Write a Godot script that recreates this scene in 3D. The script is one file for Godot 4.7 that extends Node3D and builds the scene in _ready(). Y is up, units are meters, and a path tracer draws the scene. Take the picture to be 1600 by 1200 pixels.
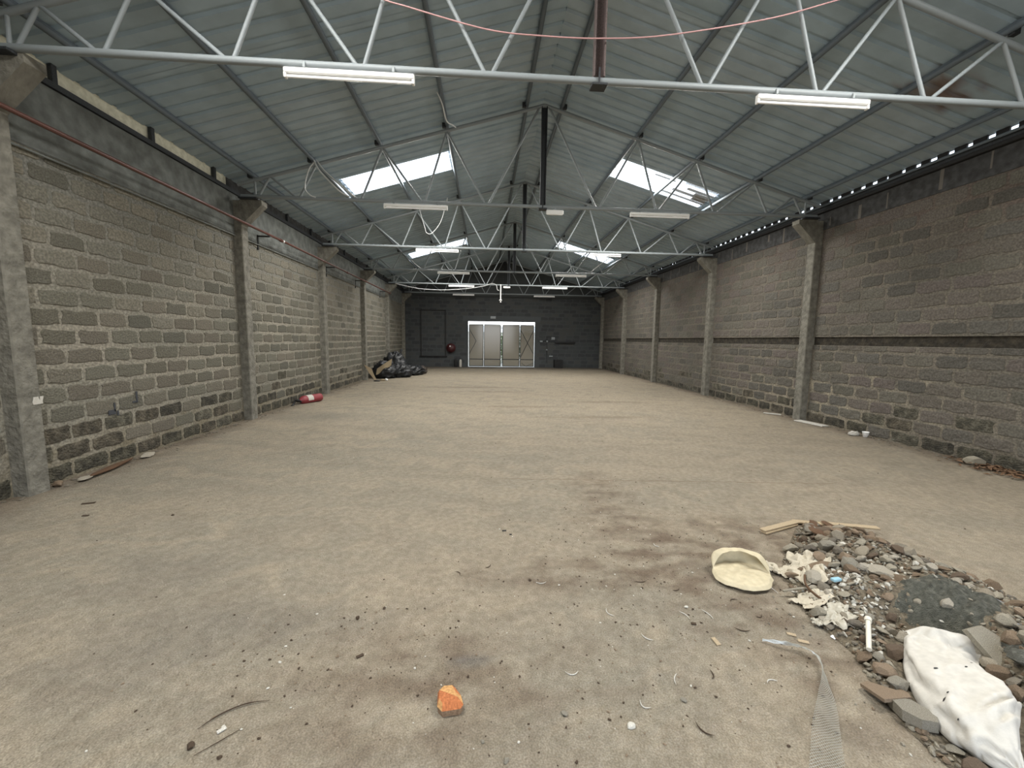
extends Node3D
# An empty warehouse: block walls, corrugated roof on tube trusses, a dusty slab and a heap of rubble.

const XC := 1.075           # centre line of the hall
const XL := -4.6            # faces of the side walls
const XR := 6.75
const ZF := -23.6           # far wall
const ZB := 2.9             # wall behind the camera
const SLOPE := 0.29
const TZ := [0.34, 4.14, 7.98, 11.72, 15.55, 19.24, 23.0]
const PITCH := 0.233
var rng := RandomNumberGenerator.new()
var taken := {}
var M := {}
var unit_tube: Mesh
var noise := FastNoiseLite.new()
var noise2 := FastNoiseLite.new()
var noise3 := FastNoiseLite.new()


func _ready():
	# ---- camera, sky, daylight, exposure ----
	var cam := Camera3D.new()
	cam.name = "camera"
	cam.fov = rad_to_deg(2.0 * atan(600.0 / 633.36))
	cam.position = Vector3(0, 1.6, 0)
	cam.basis = Basis.from_euler(Vector3(-0.109, -0.0673, 0.0138))
	cam.near = 0.05
	cam.far = 200.0
	add_child(cam)
	cam.current = true
	var env := Environment.new()
	var sky := Sky.new()
	var sm := ProceduralSkyMaterial.new()
	sm.sky_top_color = Color(0.80, 0.87, 0.96)
	sm.sky_horizon_color = Color(0.97, 0.97, 0.96)
	sm.ground_bottom_color = Color(0.5, 0.47, 0.42)
	sm.ground_horizon_color = Color(0.6, 0.57, 0.52)
	sm.sun_angle_max = 1.0
	sky.sky_material = sm
	env.background_mode = Environment.BG_SKY
	env.sky = sky
	env.background_energy_multiplier = 2.6
	env.tonemap_mode = Environment.TONE_MAPPER_LINEAR
	env.tonemap_exposure = 2.1
	env.sdfgi_enabled = true
	env.ssao_enabled = true
	env.ssil_enabled = true
	var we := WorldEnvironment.new()
	we.name = "world"
	we.environment = env
	add_child(we)
	# daylight through the six skylights and the doorway behind the camera
	var slope := atan(SLOPE)
	for zc in [-2.11, -9.566, -17.022]:
		for s in [-1.0, 1.0]:
			var a := area_light("skylight_daylight", Vector2(2.35, 0.9), 14.0, Color(1.0, 0.985, 0.955))
			var off := 2.99
			a.position = Vector3(XC + s * (off - 0.012 * sin(slope)), roof_y(off) - 0.012, zc)
			a.basis = Basis(Vector3(0, 0, 1), -s * slope) * Basis(Vector3(1, 0, 0), -PI / 2)
	var d := area_light("doorway_daylight", Vector2(4.4, 3.3), 2.6, Color(0.97, 0.98, 1.0))
	d.position = Vector3(1.3, 1.7, ZB - 0.02)

	rng.seed = 7
	noise.seed = 3; noise.frequency = 1.0; noise.fractal_octaves = 4
	noise2.seed = 11; noise2.frequency = 1.0; noise2.fractal_octaves = 3
	noise3.seed = 23; noise3.frequency = 1.0; noise3.fractal_octaves = 1
	unit_tube = tube_mesh([Vector3(0, -0.5, 0), Vector3(0, 0.5, 0)], 1.0, 12)
	make_materials()
	build_floor()
	build_side_wall(-1)
	build_side_wall(1)
	build_end_walls()
	build_columns()
	build_roof()
	build_trusses()
	build_gate()
	build_lamps()
	build_pipe_and_cables()
	build_far_wall_fittings()
	build_bag_heap()
	build_wall_side_things()
	build_rubble()
	build_sack()
	build_floor_litter()


# ------------------------------------------------------------------ helpers
func c8(r: float, g: float, b: float) -> Color:
	return Color(r / 255.0, g / 255.0, b / 255.0)

func lin(r: float, g: float, b: float) -> Color:
	return c8(r, g, b).srgb_to_linear()

func roof_y(off: float) -> float:      # underside of the sheets
	return 6.07 - SLOPE * off

func area_light(called: String, size: Vector2, energy: float, col: Color) -> AreaLight3D:
	var a := AreaLight3D.new()
	a.name = called
	a.area_size = size
	a.area_normalize_energy = true
	a.light_energy = energy
	a.light_color = col
	a.shadow_enabled = true
	a.area_range = 60.0
	a.area_attenuation = 2.0
	add_child(a, true)
	return a

func numbered(called: String) -> String:
	if not taken.has(called):
		taken[called] = 0
		return called
	taken[called] += 1
	return "%s_%03d" % [called, taken[called]]

func thing(called: String, label: String, category: String, at := Vector3.ZERO, turn := 0.0, group := "") -> Node3D:
	var o := Node3D.new()
	o.name = numbered(called)
	add_child(o)
	o.position = at
	o.rotation.y = turn
	return tag(o, label, category, group)

func tag(o: Node3D, label: String, category := "", group := "", kind := "") -> Node3D:
	if label: o.set_meta("label", label)
	if category: o.set_meta("category", category)
	if group: o.set_meta("group", group)
	if kind: o.set_meta("kind", kind)
	return o

func obj(called: String, mesh: Mesh, mat: Material, parent: Node3D = self) -> MeshInstance3D:
	var o := MeshInstance3D.new()
	o.name = numbered(called) if parent == self else called
	o.mesh = mesh
	o.material_override = mat
	parent.add_child(o, true)
	return o

func single(called: String, mesh: Mesh, mat: Material, label: String, category: String, group := "", kind := "") -> MeshInstance3D:
	var o := obj(called, mesh, mat)
	tag(o, label, category, group, kind)
	return o

func st_new(flat := true) -> SurfaceTool:
	var st := SurfaceTool.new()
	st.begin(Mesh.PRIMITIVE_TRIANGLES)
	st.set_smooth_group(-1 if flat else 0)
	return st

func done(st: SurfaceTool) -> ArrayMesh:
	st.generate_normals()
	return st.commit()

func tri(st: SurfaceTool, a: Vector3, b: Vector3, c: Vector3):     # counter-clockwise seen from outside
	st.add_vertex(a); st.add_vertex(c); st.add_vertex(b)

func quad(st: SurfaceTool, a: Vector3, b: Vector3, c: Vector3, d: Vector3):
	st.add_vertex(a); st.add_vertex(c); st.add_vertex(b)
	st.add_vertex(a); st.add_vertex(d); st.add_vertex(c)

func box(st: SurfaceTool, lo: Vector3, hi: Vector3, t := Transform3D(), ch := 0.0):
	# a box with its twelve edges chamfered by ch
	var c := (lo + hi) / 2.0
	var h := (hi - lo) / 2.0
	ch = minf(ch, minf(h.x, minf(h.y, h.z)) * 0.45)
	var P := func(x: float, y: float, z: float) -> Vector3: return t * (c + Vector3(x, y, z))
	for ax in 3:
		for s in [-1.0, 1.0]:
			var u := (ax + 1) % 3
			var w := (ax + 2) % 3
			var q := []
			for k in [[-1, -1], [1, -1], [1, 1], [-1, 1]]:
				var v := Vector3.ZERO
				v[ax] = s * h[ax]
				v[u] = k[0] * (h[u] - ch)
				v[w] = k[1] * (h[w] - ch)
				q.append(P.call(v.x, v.y, v.z))
			if s > 0: quad(st, q[0], q[1], q[2], q[3])
			else: quad(st, q[3], q[2], q[1], q[0])
	if ch <= 0.0: return
	for ax in 3:
		var u := (ax + 1) % 3
		var w := (ax + 2) % 3
		for su in [-1.0, 1.0]:
			for sw in [-1.0, 1.0]:
				var q := []
				for k in [[-1, 0], [1, 0], [1, 1], [-1, 1]]:
					var v := Vector3.ZERO
					v[ax] = k[0] * (h[ax] - ch)
					v[u] = su * (h[u] - (0.0 if k[1] == 0 else ch))
					v[w] = sw * (h[w] - (ch if k[1] == 0 else 0.0))
					q.append(P.call(v.x, v.y, v.z))
				if su * sw > 0: quad(st, q[0], q[1], q[2], q[3])
				else: quad(st, q[3], q[2], q[1], q[0])
	for sx in [-1.0, 1.0]:
		for sy in [-1.0, 1.0]:
			for sz in [-1.0, 1.0]:
				var a: Vector3 = P.call(sx * h.x, sy * (h.y - ch), sz * (h.z - ch))
				var b: Vector3 = P.call(sx * (h.x - ch), sy * h.y, sz * (h.z - ch))
				var d: Vector3 = P.call(sx * (h.x - ch), sy * (h.y - ch), sz * h.z)
				if sx * sy * sz > 0: tri(st, a, b, d)
				else: tri(st, d, b, a)

func box_mesh(lo: Vector3, hi: Vector3, ch := 0.0) -> ArrayMesh:
	var st := st_new()
	box(st, lo, hi, Transform3D(), ch)
	return done(st)

func frame_at(dir: Vector3) -> Basis:
	var y := dir.normalized()
	var x := y.cross(Vector3(0, 0, 1))
	if x.length() < 0.1: x = y.cross(Vector3(1, 0, 0))
	x = x.normalized()
	return Basis(x, y, x.cross(y))

func tube(st: SurfaceTool, path: Array, radius, sides := 8):
	# radius: a number, or one number per point
	var rings := []
	var f := frame_at(path[1] - path[0])
	for i in path.size():
		var dir: Vector3 = (path[mini(i + 1, path.size() - 1)] - path[maxi(i - 1, 0)]).normalized()
		var q := Quaternion(f.y, dir) if f.y.dot(dir) > -0.999 else Quaternion()
		f = Basis(q) * f
		var r: float = radius[i] if radius is Array else radius
		var ring := []
		for k in sides:
			var a := TAU * k / sides
			ring.append(path[i] + (f.x * cos(a) + f.z * sin(a)) * r)
		rings.append(ring)
	st.set_smooth_group(0)
	for i in path.size() - 1:
		for k in sides:
			var n := (k + 1) % sides
			quad(st, rings[i][n], rings[i][k], rings[i + 1][k], rings[i + 1][n])
	st.set_smooth_group(-1)
	for k in range(1, sides - 1):
		tri(st, rings[0][0], rings[0][k], rings[0][k + 1])
		var e: Array = rings[-1]
		tri(st, e[0], e[k + 1], e[k])

func tube_mesh(path: Array, radius, sides := 8) -> ArrayMesh:
	var st := st_new(false)
	tube(st, path, radius, sides)
	return done(st)

func smooth_path(pts: Array, n := 6) -> Array:
	var cv := Curve3D.new()
	for i in pts.size():
		var a: Vector3 = pts[maxi(i - 1, 0)]
		var b: Vector3 = pts[mini(i + 1, pts.size() - 1)]
		var h: Vector3 = (b - a) / 6.0
		cv.add_point(pts[i], -h, h)
	var out := []
	for i in (pts.size() - 1) * n + 1:
		out.append(cv.samplef(float(i) / n))
	return out

func member(called: String, a: Vector3, b: Vector3, r: float, mat: Material, parent: Node3D) -> MeshInstance3D:
	var o := obj(called, unit_tube, mat, parent)
	var f := frame_at(b - a)
	o.transform = Transform3D(Basis(f.x * r, f.y * (b - a).length(), f.z * r), (a + b) / 2.0)
	return o

func lathe(st: SurfaceTool, prof: Array, t := Transform3D(), sides := 20):
	st.set_smooth_group(0)
	for i in prof.size() - 1:
		for k in sides:
			var a := TAU * k / sides
			var b := TAU * (k + 1) / sides
			var p0: Vector2 = prof[i]
			var p1: Vector2 = prof[i + 1]
			var q := [Vector3(p0.x * cos(a), p0.y, p0.x * sin(a)), Vector3(p0.x * cos(b), p0.y, p0.x * sin(b)), Vector3(p1.x * cos(b), p1.y, p1.x * sin(b)), Vector3(p1.x * cos(a), p1.y, p1.x * sin(a))]
			if p0.x < 0.00001: tri(st, t * q[0], t * q[3], t * q[2])
			elif p1.x < 0.00001: tri(st, t * q[1], t * q[0], t * q[3])
			else: quad(st, t * q[1], t * q[0], t * q[3], t * q[2])

func prism(st: SurfaceTool, poly: PackedVector2Array, h: float, t := Transform3D()):
	# poly in x,y, extruded from z = -h/2 to h/2
	if Geometry2D.is_polygon_clockwise(poly): poly.reverse()
	var ids := Geometry2D.triangulate_polygon(poly)
	var P := func(v: Vector2, z: float) -> Vector3: return t * Vector3(v.x, v.y, z)
	for i in range(0, ids.size(), 3):
		var a := poly[ids[i]]
		var b := poly[ids[i + 1]]
		var c := poly[ids[i + 2]]
		if (b - a).cross(c - a) < 0:
			var k := b
			b = c
			c = k
		tri(st, P.call(a, h / 2), P.call(b, h / 2), P.call(c, h / 2))
		tri(st, P.call(a, -h / 2), P.call(c, -h / 2), P.call(b, -h / 2))
	for i in poly.size():
		var a := poly[i]
		var b := poly[(i + 1) % poly.size()]
		quad(st, P.call(a, -h / 2), P.call(b, -h / 2), P.call(b, h / 2), P.call(a, h / 2))

func sheet(st: SurfaceTool, nu: int, nv: int, f: Callable, thick := 0.003):
	# a sheet given by f(u, v), with both faces and a rim
	st.set_smooth_group(0)
	var top := []
	var low := []
	for i in nu + 1:
		var a := []
		var b := []
		for j in nv + 1:
			var u := float(i) / nu
			var v := float(j) / nv
			var p: Vector3 = f.call(u, v)
			var n: Vector3 = (f.call(u + 0.01, v) - f.call(u - 0.01, v)).cross(f.call(u, v + 0.01) - f.call(u, v - 0.01)).normalized()
			a.append(p + n * thick / 2)
			b.append(p - n * thick / 2)
		top.append(a); low.append(b)
	for i in nu:
		for j in nv:
			quad(st, top[i][j], top[i + 1][j], top[i + 1][j + 1], top[i][j + 1])
	st.set_smooth_group(1)
	for i in nu:
		for j in nv:
			quad(st, low[i][j + 1], low[i + 1][j + 1], low[i + 1][j], low[i][j])
	st.set_smooth_group(-1)
	for i in nu:
		quad(st, low[i][0], low[i + 1][0], top[i + 1][0], top[i][0])
		quad(st, top[i][nv], top[i + 1][nv], low[i + 1][nv], low[i][nv])
	for j in nv:
		quad(st, top[0][j], top[0][j + 1], low[0][j + 1], low[0][j])
		quad(st, low[nu][j], low[nu][j + 1], top[nu][j + 1], top[nu][j])

func chunk_mesh(sd: int, flat := 1.0, rough := 0.3, smooth := false) -> ArrayMesh:
	# an angular stone: an icosahedron split once, its corners pulled in and out and cut by a few planes
	var r := RandomNumberGenerator.new()
	r.seed = sd
	var t := (1.0 + sqrt(5.0)) / 2.0
	var v: Array = [Vector3(-1, t, 0), Vector3(1, t, 0), Vector3(-1, -t, 0), Vector3(1, -t, 0), Vector3(0, -1, t), Vector3(0, 1, t), Vector3(0, -1, -t), Vector3(0, 1, -t), Vector3(t, 0, -1), Vector3(t, 0, 1), Vector3(-t, 0, -1), Vector3(-t, 0, 1)]
	for i in 12: v[i] = v[i].normalized()
	var f := [[0, 11, 5], [0, 5, 1], [0, 1, 7], [0, 7, 10], [0, 10, 11], [1, 5, 9], [5, 11, 4], [11, 10, 2], [10, 7, 6], [7, 1, 8], [3, 9, 4], [3, 4, 2], [3, 2, 6], [3, 6, 8], [3, 8, 9], [4, 9, 5], [2, 4, 11], [6, 2, 10], [8, 6, 7], [9, 8, 1]]
	var mid := {}
	var f2 := []
	for q in f:
		var m := []
		for k in 3:
			var a: int = q[k]
			var b: int = q[(k + 1) % 3]
			var key := Vector2i(mini(a, b), maxi(a, b))
			if not mid.has(key):
				mid[key] = v.size()
				v.append((v[a] + v[b]).normalized())
			m.append(mid[key])
		f2.append_array([[q[0], m[0], m[2]], [q[1], m[1], m[0]], [q[2], m[2], m[1]], [m[0], m[1], m[2]]])
	var planes := []
	for k in 7:
		planes.append([Vector3(r.randfn(), r.randfn(), r.randfn()).normalized(), r.randf_range(0.5, 0.85)])
	for i in v.size():
		var p: Vector3 = v[i] * (1.0 + r.randf_range(-rough, rough) * 0.5)
		for q in planes:
			var over: float = p.dot(q[0]) - q[1]
			if over > 0: p -= q[0] * over
		v[i] = p * Vector3(1, flat, 1)
	var st := st_new(not smooth)
	for q in f2: tri(st, v[q[0]], v[q[1]], v[q[2]])
	return done(st)

func grain(seed_: int, freq: float, lo: Color, hi: Color, size := 512, octaves := 4, type := FastNoiseLite.TYPE_SIMPLEX_SMOOTH) -> NoiseTexture2D:
	var n := FastNoiseLite.new()
	n.noise_type = type
	n.seed = seed_
	n.frequency = freq
	n.fractal_octaves = octaves
	var t := NoiseTexture2D.new()
	t.width = size; t.height = size
	t.seamless = true
	t.noise = n
	var g := Gradient.new()
	g.set_color(0, lo); g.set_color(1, hi)
	t.color_ramp = g
	return t

func bumps(seed_: int, freq: float, strength: float, size := 512, octaves := 4) -> NoiseTexture2D:
	var t := grain(seed_, freq, Color.BLACK, Color.WHITE, size, octaves)
	t.as_normal_map = true
	t.bump_strength = strength
	return t

func mat(col: Color, rough := 0.9, tex: Texture2D = null, per_metre := 1.0, nrm: Texture2D = null, nscale := 1.0, metal := 0.0) -> StandardMaterial3D:
	var m := StandardMaterial3D.new()
	m.albedo_color = col
	m.roughness = rough
	m.metallic = metal
	m.cull_mode = BaseMaterial3D.CULL_DISABLED
	if tex or nrm:
		m.albedo_texture = tex
		m.uv1_triplanar = true
		m.uv1_world_triplanar = true
		m.uv1_scale = Vector3.ONE * per_metre
	if nrm:
		m.normal_enabled = true
		m.normal_texture = nrm
		m.normal_scale = nscale
	return m

func vmat(rough: float, tex: Texture2D, per_metre: float, nrm: Texture2D = null, nscale := 1.0) -> StandardMaterial3D:
	var m := mat(Color.WHITE, rough, tex, per_metre, nrm, nscale)
	m.vertex_color_use_as_albedo = true
	return m

func make_materials():
	var g1 := grain(1, 0.02, c8(150, 148, 145), c8(255, 255, 252), 512, 5)
	var g2 := grain(2, 0.06, c8(165, 165, 165), c8(255, 255, 255), 512, 4)
	var g3 := grain(5, 0.012, c8(120, 120, 118), c8(255, 255, 255), 512, 6)
	var gs := grain(6, 0.012, c8(222, 222, 222), c8(255, 255, 255), 512, 5)
	var gm := grain(8, 0.016, c8(176, 174, 170), c8(255, 254, 250), 512, 6)
	var b1 := bumps(3, 0.05, 6.0)
	var b2 := bumps(4, 0.015, 8.0, 512, 6)
	M.block = []
	for q in [[124, 119, 106], [116, 113, 100], [128, 122, 109], [113, 110, 98], [119, 113, 101], [123, 120, 107], [113, 109, 96], [106, 104, 93]]:
		M.block.append(mat(c8(q[0], q[1], q[2]), 0.95, g2, 1.3, b1, 0.8))
	M.block_dirty = []
	for q in [[98, 94, 80], [108, 101, 87], [88, 84, 73], [114, 110, 96]]:
		M.block_dirty.append(mat(c8(q[0], q[1], q[2]), 0.95, g3, 1.1, b1, 1.8))
	M.block_smeared = []
	for q in [[133, 129, 116], [128, 125, 113], [136, 131, 117]]:
		M.block_smeared.append(mat(c8(q[0], q[1], q[2]), 0.95, g2, 0.9, b2, 0.8))
	M.block_right = []
	for q in [[113, 109, 99], [104, 100, 92], [115, 108, 100], [105, 102, 95], [110, 104, 95], [96, 93, 86], [111, 103, 97], [104, 101, 91]]:
		M.block_right.append(mat(c8(q[0], q[1], q[2]), 0.95, g2, 0.9, b2, 0.9))
	M.wall = vmat(0.95, g2, 0.8, b1, 0.6)
	M.far_block = mat(c8(62, 66, 68), 0.95, g2, 1.0, b1, 1.0)
	M.concrete = mat(c8(132, 130, 122), 0.93, gm, 0.8, b1, 0.5)
	M.beam = mat(c8(122, 127, 126), 0.93, gm, 0.5, b1, 0.3)
	M.soot_and_shade = mat(c8(82, 83, 85), 0.95, g1, 0.6, b2, 0.4)
	M.dark_band = mat(c8(66, 60, 49), 0.95, g3, 1.2, b2, 1.2)
	M.steel = mat(c8(132, 139, 142), 0.5)
	M.steel_dark = mat(c8(62, 66, 70), 0.6, g2, 1.5, null, 1.0, 0.2)
	M.purlin = mat(c8(92, 102, 110), 0.6)
	M.post = mat(c8(112, 98, 96), 0.7, g2, 2.0)
	M.black = mat(c8(26, 26, 27), 0.7)
	M.roof = []
	for q in [[164, 182, 193], [159, 177, 189], [169, 185, 195]]:
		M.roof.append(mat(c8(q[0], q[1], q[2]), 0.6, gs, 0.35, null, 1.0, 0.0))
	M.roof_stained = vmat(0.7, gs, 0.35)
	M.rust_pipe = mat(c8(112, 74, 66), 0.4, g2, 3.0, null, 1.0, 0.1)
	M.white = mat(c8(238, 238, 236), 0.35)
	M.tube_glass = mat(c8(246, 247, 248), 0.2)
	M.white_matte = mat(c8(222, 218, 208), 0.8, g2, 6.0)
	M.pvc = mat(c8(212, 206, 192), 0.4)
	M.cable_white = mat(c8(210, 212, 212), 0.5)
	M.cable_red = mat(c8(188, 146, 146), 0.5)
	M.red = mat(c8(128, 48, 54), 0.5)
	M.dark_red = mat(c8(66, 28, 30), 0.5)
	M.bag = mat(c8(24, 26, 29), 0.5, null, 1.0, b2, 1.0)
	M.card = mat(c8(176, 158, 126), 0.9, g2, 4.0)
	M.wood = mat(c8(196, 176, 144), 0.8, g2, 5.0)
	M.wood_dark = mat(c8(104, 76, 52), 0.85, g2, 5.0)
	M.cream = mat(c8(202, 190, 160), 0.75, gs, 3.0, b2, 0.4)
	M.cloth = mat(c8(196, 187, 168), 0.85, gs, 8.0, b2, 0.4)
	M.film = mat(c8(186, 180, 164), 0.4, gs, 8.0, b2, 0.6)
	M.sack = mat(c8(206, 202, 193), 0.8, gs, 3.0, bumps(9, 0.2, 2.0, 256, 2), 0.25)
	M.stone = []
	for q in [[166, 158, 140], [150, 144, 130], [176, 168, 152], [134, 126, 112], [158, 148, 130], [116, 108, 96]]:
		M.stone.append(mat(c8(q[0], q[1], q[2]), 0.95, g2, 6.0, b1, 1.0))
	M.brown_stone = []
	for q in [[122, 104, 84], [136, 117, 96], [104, 88, 72], [146, 127, 106]]:
		M.brown_stone.append(mat(c8(q[0], q[1], q[2]), 0.95, g2, 6.0, b1, 1.0))
	M.white_stone = mat(c8(226, 222, 210), 0.9, g2, 8.0)
	M.slate = mat(c8(104, 104, 96), 0.95, g3, 5.0, b1, 1.6)
	M.sand = mat(c8(104, 104, 94), 1.0, g3, 5.0, b1, 2.5)
	M.rubble_bed = mat(c8(140, 128, 108), 1.0, g3, 6.0, b1, 2.5)
	M.orange = vmat(0.9, grain(61, 0.03, c8(170, 160, 150), c8(255, 255, 255), 256, 4), 9.0, b1, 1.5)
	M.wire = mat(c8(205, 205, 198), 0.35, null, 1.0, null, 1.0, 0.6)
	M.leaf = mat(c8(128, 98, 72), 0.9, g2, 9.0)
	M.leaf_dark = mat(c8(78, 62, 46), 0.9, g2, 9.0)
	M.speckled = mat(Color.WHITE, 0.8, grain(21, 0.09, c8(60, 66, 84), c8(196, 194, 184), 256, 3), 4.0)
	M.pane = StandardMaterial3D.new()
	M.pane.albedo_color = Color(0.97, 0.98, 0.96, 0.12)
	M.pane.transparency = BaseMaterial3D.TRANSPARENCY_ALPHA
	M.pane.roughness = 0.1
	M.pane.cull_mode = BaseMaterial3D.CULL_DISABLED
	M.gate_pane = M.pane.duplicate()
	M.gate_pane.albedo_color = Color(0.55, 0.53, 0.48, 0.86)


# ------------------------------------------------------------------ floor
func floor_y(x: float, z: float) -> float:
	var near := clampf(1.0 - (-z - 6.0) / 6.0, 0.0, 1.0)
	return near * (noise.get_noise_2d(x * 0.9, z * 0.9) * 0.006 + noise2.get_noise_2d(x * 5.0, z * 5.0) * 0.0016) - 0.003

func blob(x: float, z: float, cx: float, cz: float, rx: float, rz: float) -> float:
	var d := Vector2((x - cx) / rx, (z - cz) / rz).length() + 0.5 * noise2.get_noise_2d(x * 3.0, z * 3.0)
	return clampf(1.3 - d, 0.0, 1.0)

func floor_color(x: float, z: float) -> Color:
	var tan_ := lin(168, 158, 140)
	var grey := lin(158, 152, 137)
	var pale := lin(183, 171, 150)
	var red := lin(150, 139, 122)
	var n := noise.get_noise_2d(x * 0.35 + 9.0, z * 0.5)
	var w := noise2.get_noise_2d(x * 1.2 + 30.0, z * 1.2)
	var sw := noise.get_noise_2d(x * 0.6 + w * 0.6, z * 3.2 + w * 1.5 + 50.0)      # sweeping marks
	var sw2 := noise2.get_noise_2d(x * 2.2 + z * 1.3, z * 5.0 - x * 1.1)
	var c := tan_.lerp(grey, clampf(0.42 + n * 0.9 + clampf((0.8 - x) * 0.11, -0.3, 0.4), 0.0, 1.0))
	c = c.lerp(pale, clampf(sw * 0.9 + 0.1 + clampf((-z - 5.0) * 0.06, 0.0, 0.35), 0.0, 0.8))
	c = c.lerp(red, clampf(-sw * 1.1 + sw2 * 0.5 - 0.12, 0.0, 0.5))
	# smudges and the trail of dirt that leads to the rubble
	for q in [[-2.1, -2.75, 0.55, 0.3, 0.35], [-1.35, -2.2, 0.75, 0.22, 0.5], [-1.75, -1.95, 0.5, 0.2, 0.4], [-3.3, -8.4, 1.2, 0.5, 0.4]]:
		c = c.lerp(lin(130, 125, 116), q[4] * blob(x, z, q[0], q[1], q[2], q[3]))
	for q in [[1.23, -4.1, 0.3, 0.7], [1.2, -3.3, 0.45, 0.5], [1.4, -2.75, 0.5, 0.4], [1.5, -2.3, 0.45, 0.35], [0.7, -2.6, 0.9, 0.22], [1.95, -2.95, 0.5, 0.35], [-0.3, -1.75, 0.7, 0.4], [1.75, -1.75, 0.4, 0.5], [2.3, -3.05, 0.6, 0.5]]:
		c = c.lerp(lin(118, 101, 84), 0.65 * blob(x, z, q[0], q[1], q[2], q[3]) * clampf(0.55 + sw2 * 1.6, 0.0, 1.0))
	c = c.lerp(lin(116, 112, 108), 0.75 * blob(x, z, -0.06, -1.88, 0.1, 0.035))
	for q in [[-0.6, -13.5, 1.6, 0.22], [0.9, -9.6, 1.1, 0.12], [2.4, -8.3, 1.3, 0.14], [0.3, -12.4, 1.2, 0.12], [3.2, -10.4, 1.2, 0.14]]:
		c = c.lerp(lin(128, 112, 94), 0.55 * blob(x, z, q[0], q[1], q[2], q[3]))
	# darker along the walls and towards the far wall
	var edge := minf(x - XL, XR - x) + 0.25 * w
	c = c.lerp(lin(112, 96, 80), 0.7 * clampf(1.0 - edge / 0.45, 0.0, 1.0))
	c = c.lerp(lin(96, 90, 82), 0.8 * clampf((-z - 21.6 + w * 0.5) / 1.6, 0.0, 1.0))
	return c

func build_floor():
	var xs := []
	var zs := []
	var x := -4.75
	while x < 6.95:
		xs.append(x); x += 0.05
	xs.append(6.95)
	var z := ZB + 0.1
	while z > ZF - 0.3:
		zs.append(z)
		z -= 0.2 if z > -0.7 else (0.035 if z > -3.6 else (0.06 if z > -8.0 else 0.12))
	zs.append(ZF - 0.3)
	var verts := PackedVector3Array()
	var cols := PackedColorArray()
	var norms := PackedVector3Array()
	var ids := PackedInt32Array()
	for j in zs.size():
		for i in xs.size():
			verts.append(Vector3(xs[i], floor_y(xs[i], zs[j]), zs[j]))
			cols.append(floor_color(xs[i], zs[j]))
			var e := 0.02
			norms.append(Vector3(floor_y(xs[i] - e, zs[j]) - floor_y(xs[i] + e, zs[j]), 2 * e, floor_y(xs[i], zs[j] - e) - floor_y(xs[i], zs[j] + e)).normalized())
	var w := xs.size()
	for j in zs.size() - 1:
		for i in w - 1:
			var a := j * w + i
			ids.append_array([a, a + w, a + w + 1, a, a + w + 1, a + 1])
	var arr := []
	arr.resize(Mesh.ARRAY_MAX)
	arr[Mesh.ARRAY_VERTEX] = verts
	arr[Mesh.ARRAY_NORMAL] = norms
	arr[Mesh.ARRAY_COLOR] = cols
	arr[Mesh.ARRAY_INDEX] = ids
	var mesh := ArrayMesh.new()
	mesh.add_surface_from_arrays(Mesh.PRIMITIVE_TRIANGLES, arr)
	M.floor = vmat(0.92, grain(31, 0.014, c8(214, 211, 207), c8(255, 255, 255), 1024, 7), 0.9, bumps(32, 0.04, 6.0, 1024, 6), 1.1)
	M.floor.detail_enabled = true
	M.floor.detail_blend_mode = BaseMaterial3D.BLEND_MODE_MUL
	M.floor.detail_albedo = grain(33, 0.07, c8(182, 179, 175), c8(255, 255, 255), 512, 5)
	M.floor.detail_uv_layer = BaseMaterial3D.DETAIL_UV_2
	M.floor.uv2_triplanar = true
	M.floor.uv2_world_triplanar = true
	M.floor.uv2_scale = Vector3.ONE * 2.7
	var f := Node3D.new()
	f.name = "floor"
	add_child(f)
	tag(f, "dusty tan concrete floor with sweeping marks and one long crack", "floor", "", "structure")
	obj("dusty_surface", mesh, M.floor, f)
	obj("slab", box_mesh(Vector3(-5.0, -0.25, ZF - 0.4), Vector3(7.1, -0.03, ZB + 0.3)), M.concrete, f)
	# the saw-cut that runs across the slab
	var st := st_new()
	var pts := []
	for i in 40:
		var xx := 0.2 + i * 0.098
		pts.append(Vector3(xx, 0, -4.5 + 0.075 * (xx - 0.9) + 0.018 * noise2.get_noise_2d(xx * 4.0, 2.0)))
	for i in 39:
		var a: Vector3 = pts[i]
		var b: Vector3 = pts[i + 1]
		var wd := 0.005 + 0.003 * noise2.get_noise_2d(i * 0.7, 9.0)
		a.y = floor_y(a.x, a.z) + 0.0012
		b.y = floor_y(b.x, b.z) + 0.0012
		quad(st, a + Vector3(0, 0, wd), b + Vector3(0, 0, wd), b - Vector3(0, 0, wd), a - Vector3(0, 0, wd))
	obj("crack", done(st), mat(c8(112, 96, 80), 1.0), f)


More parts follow.
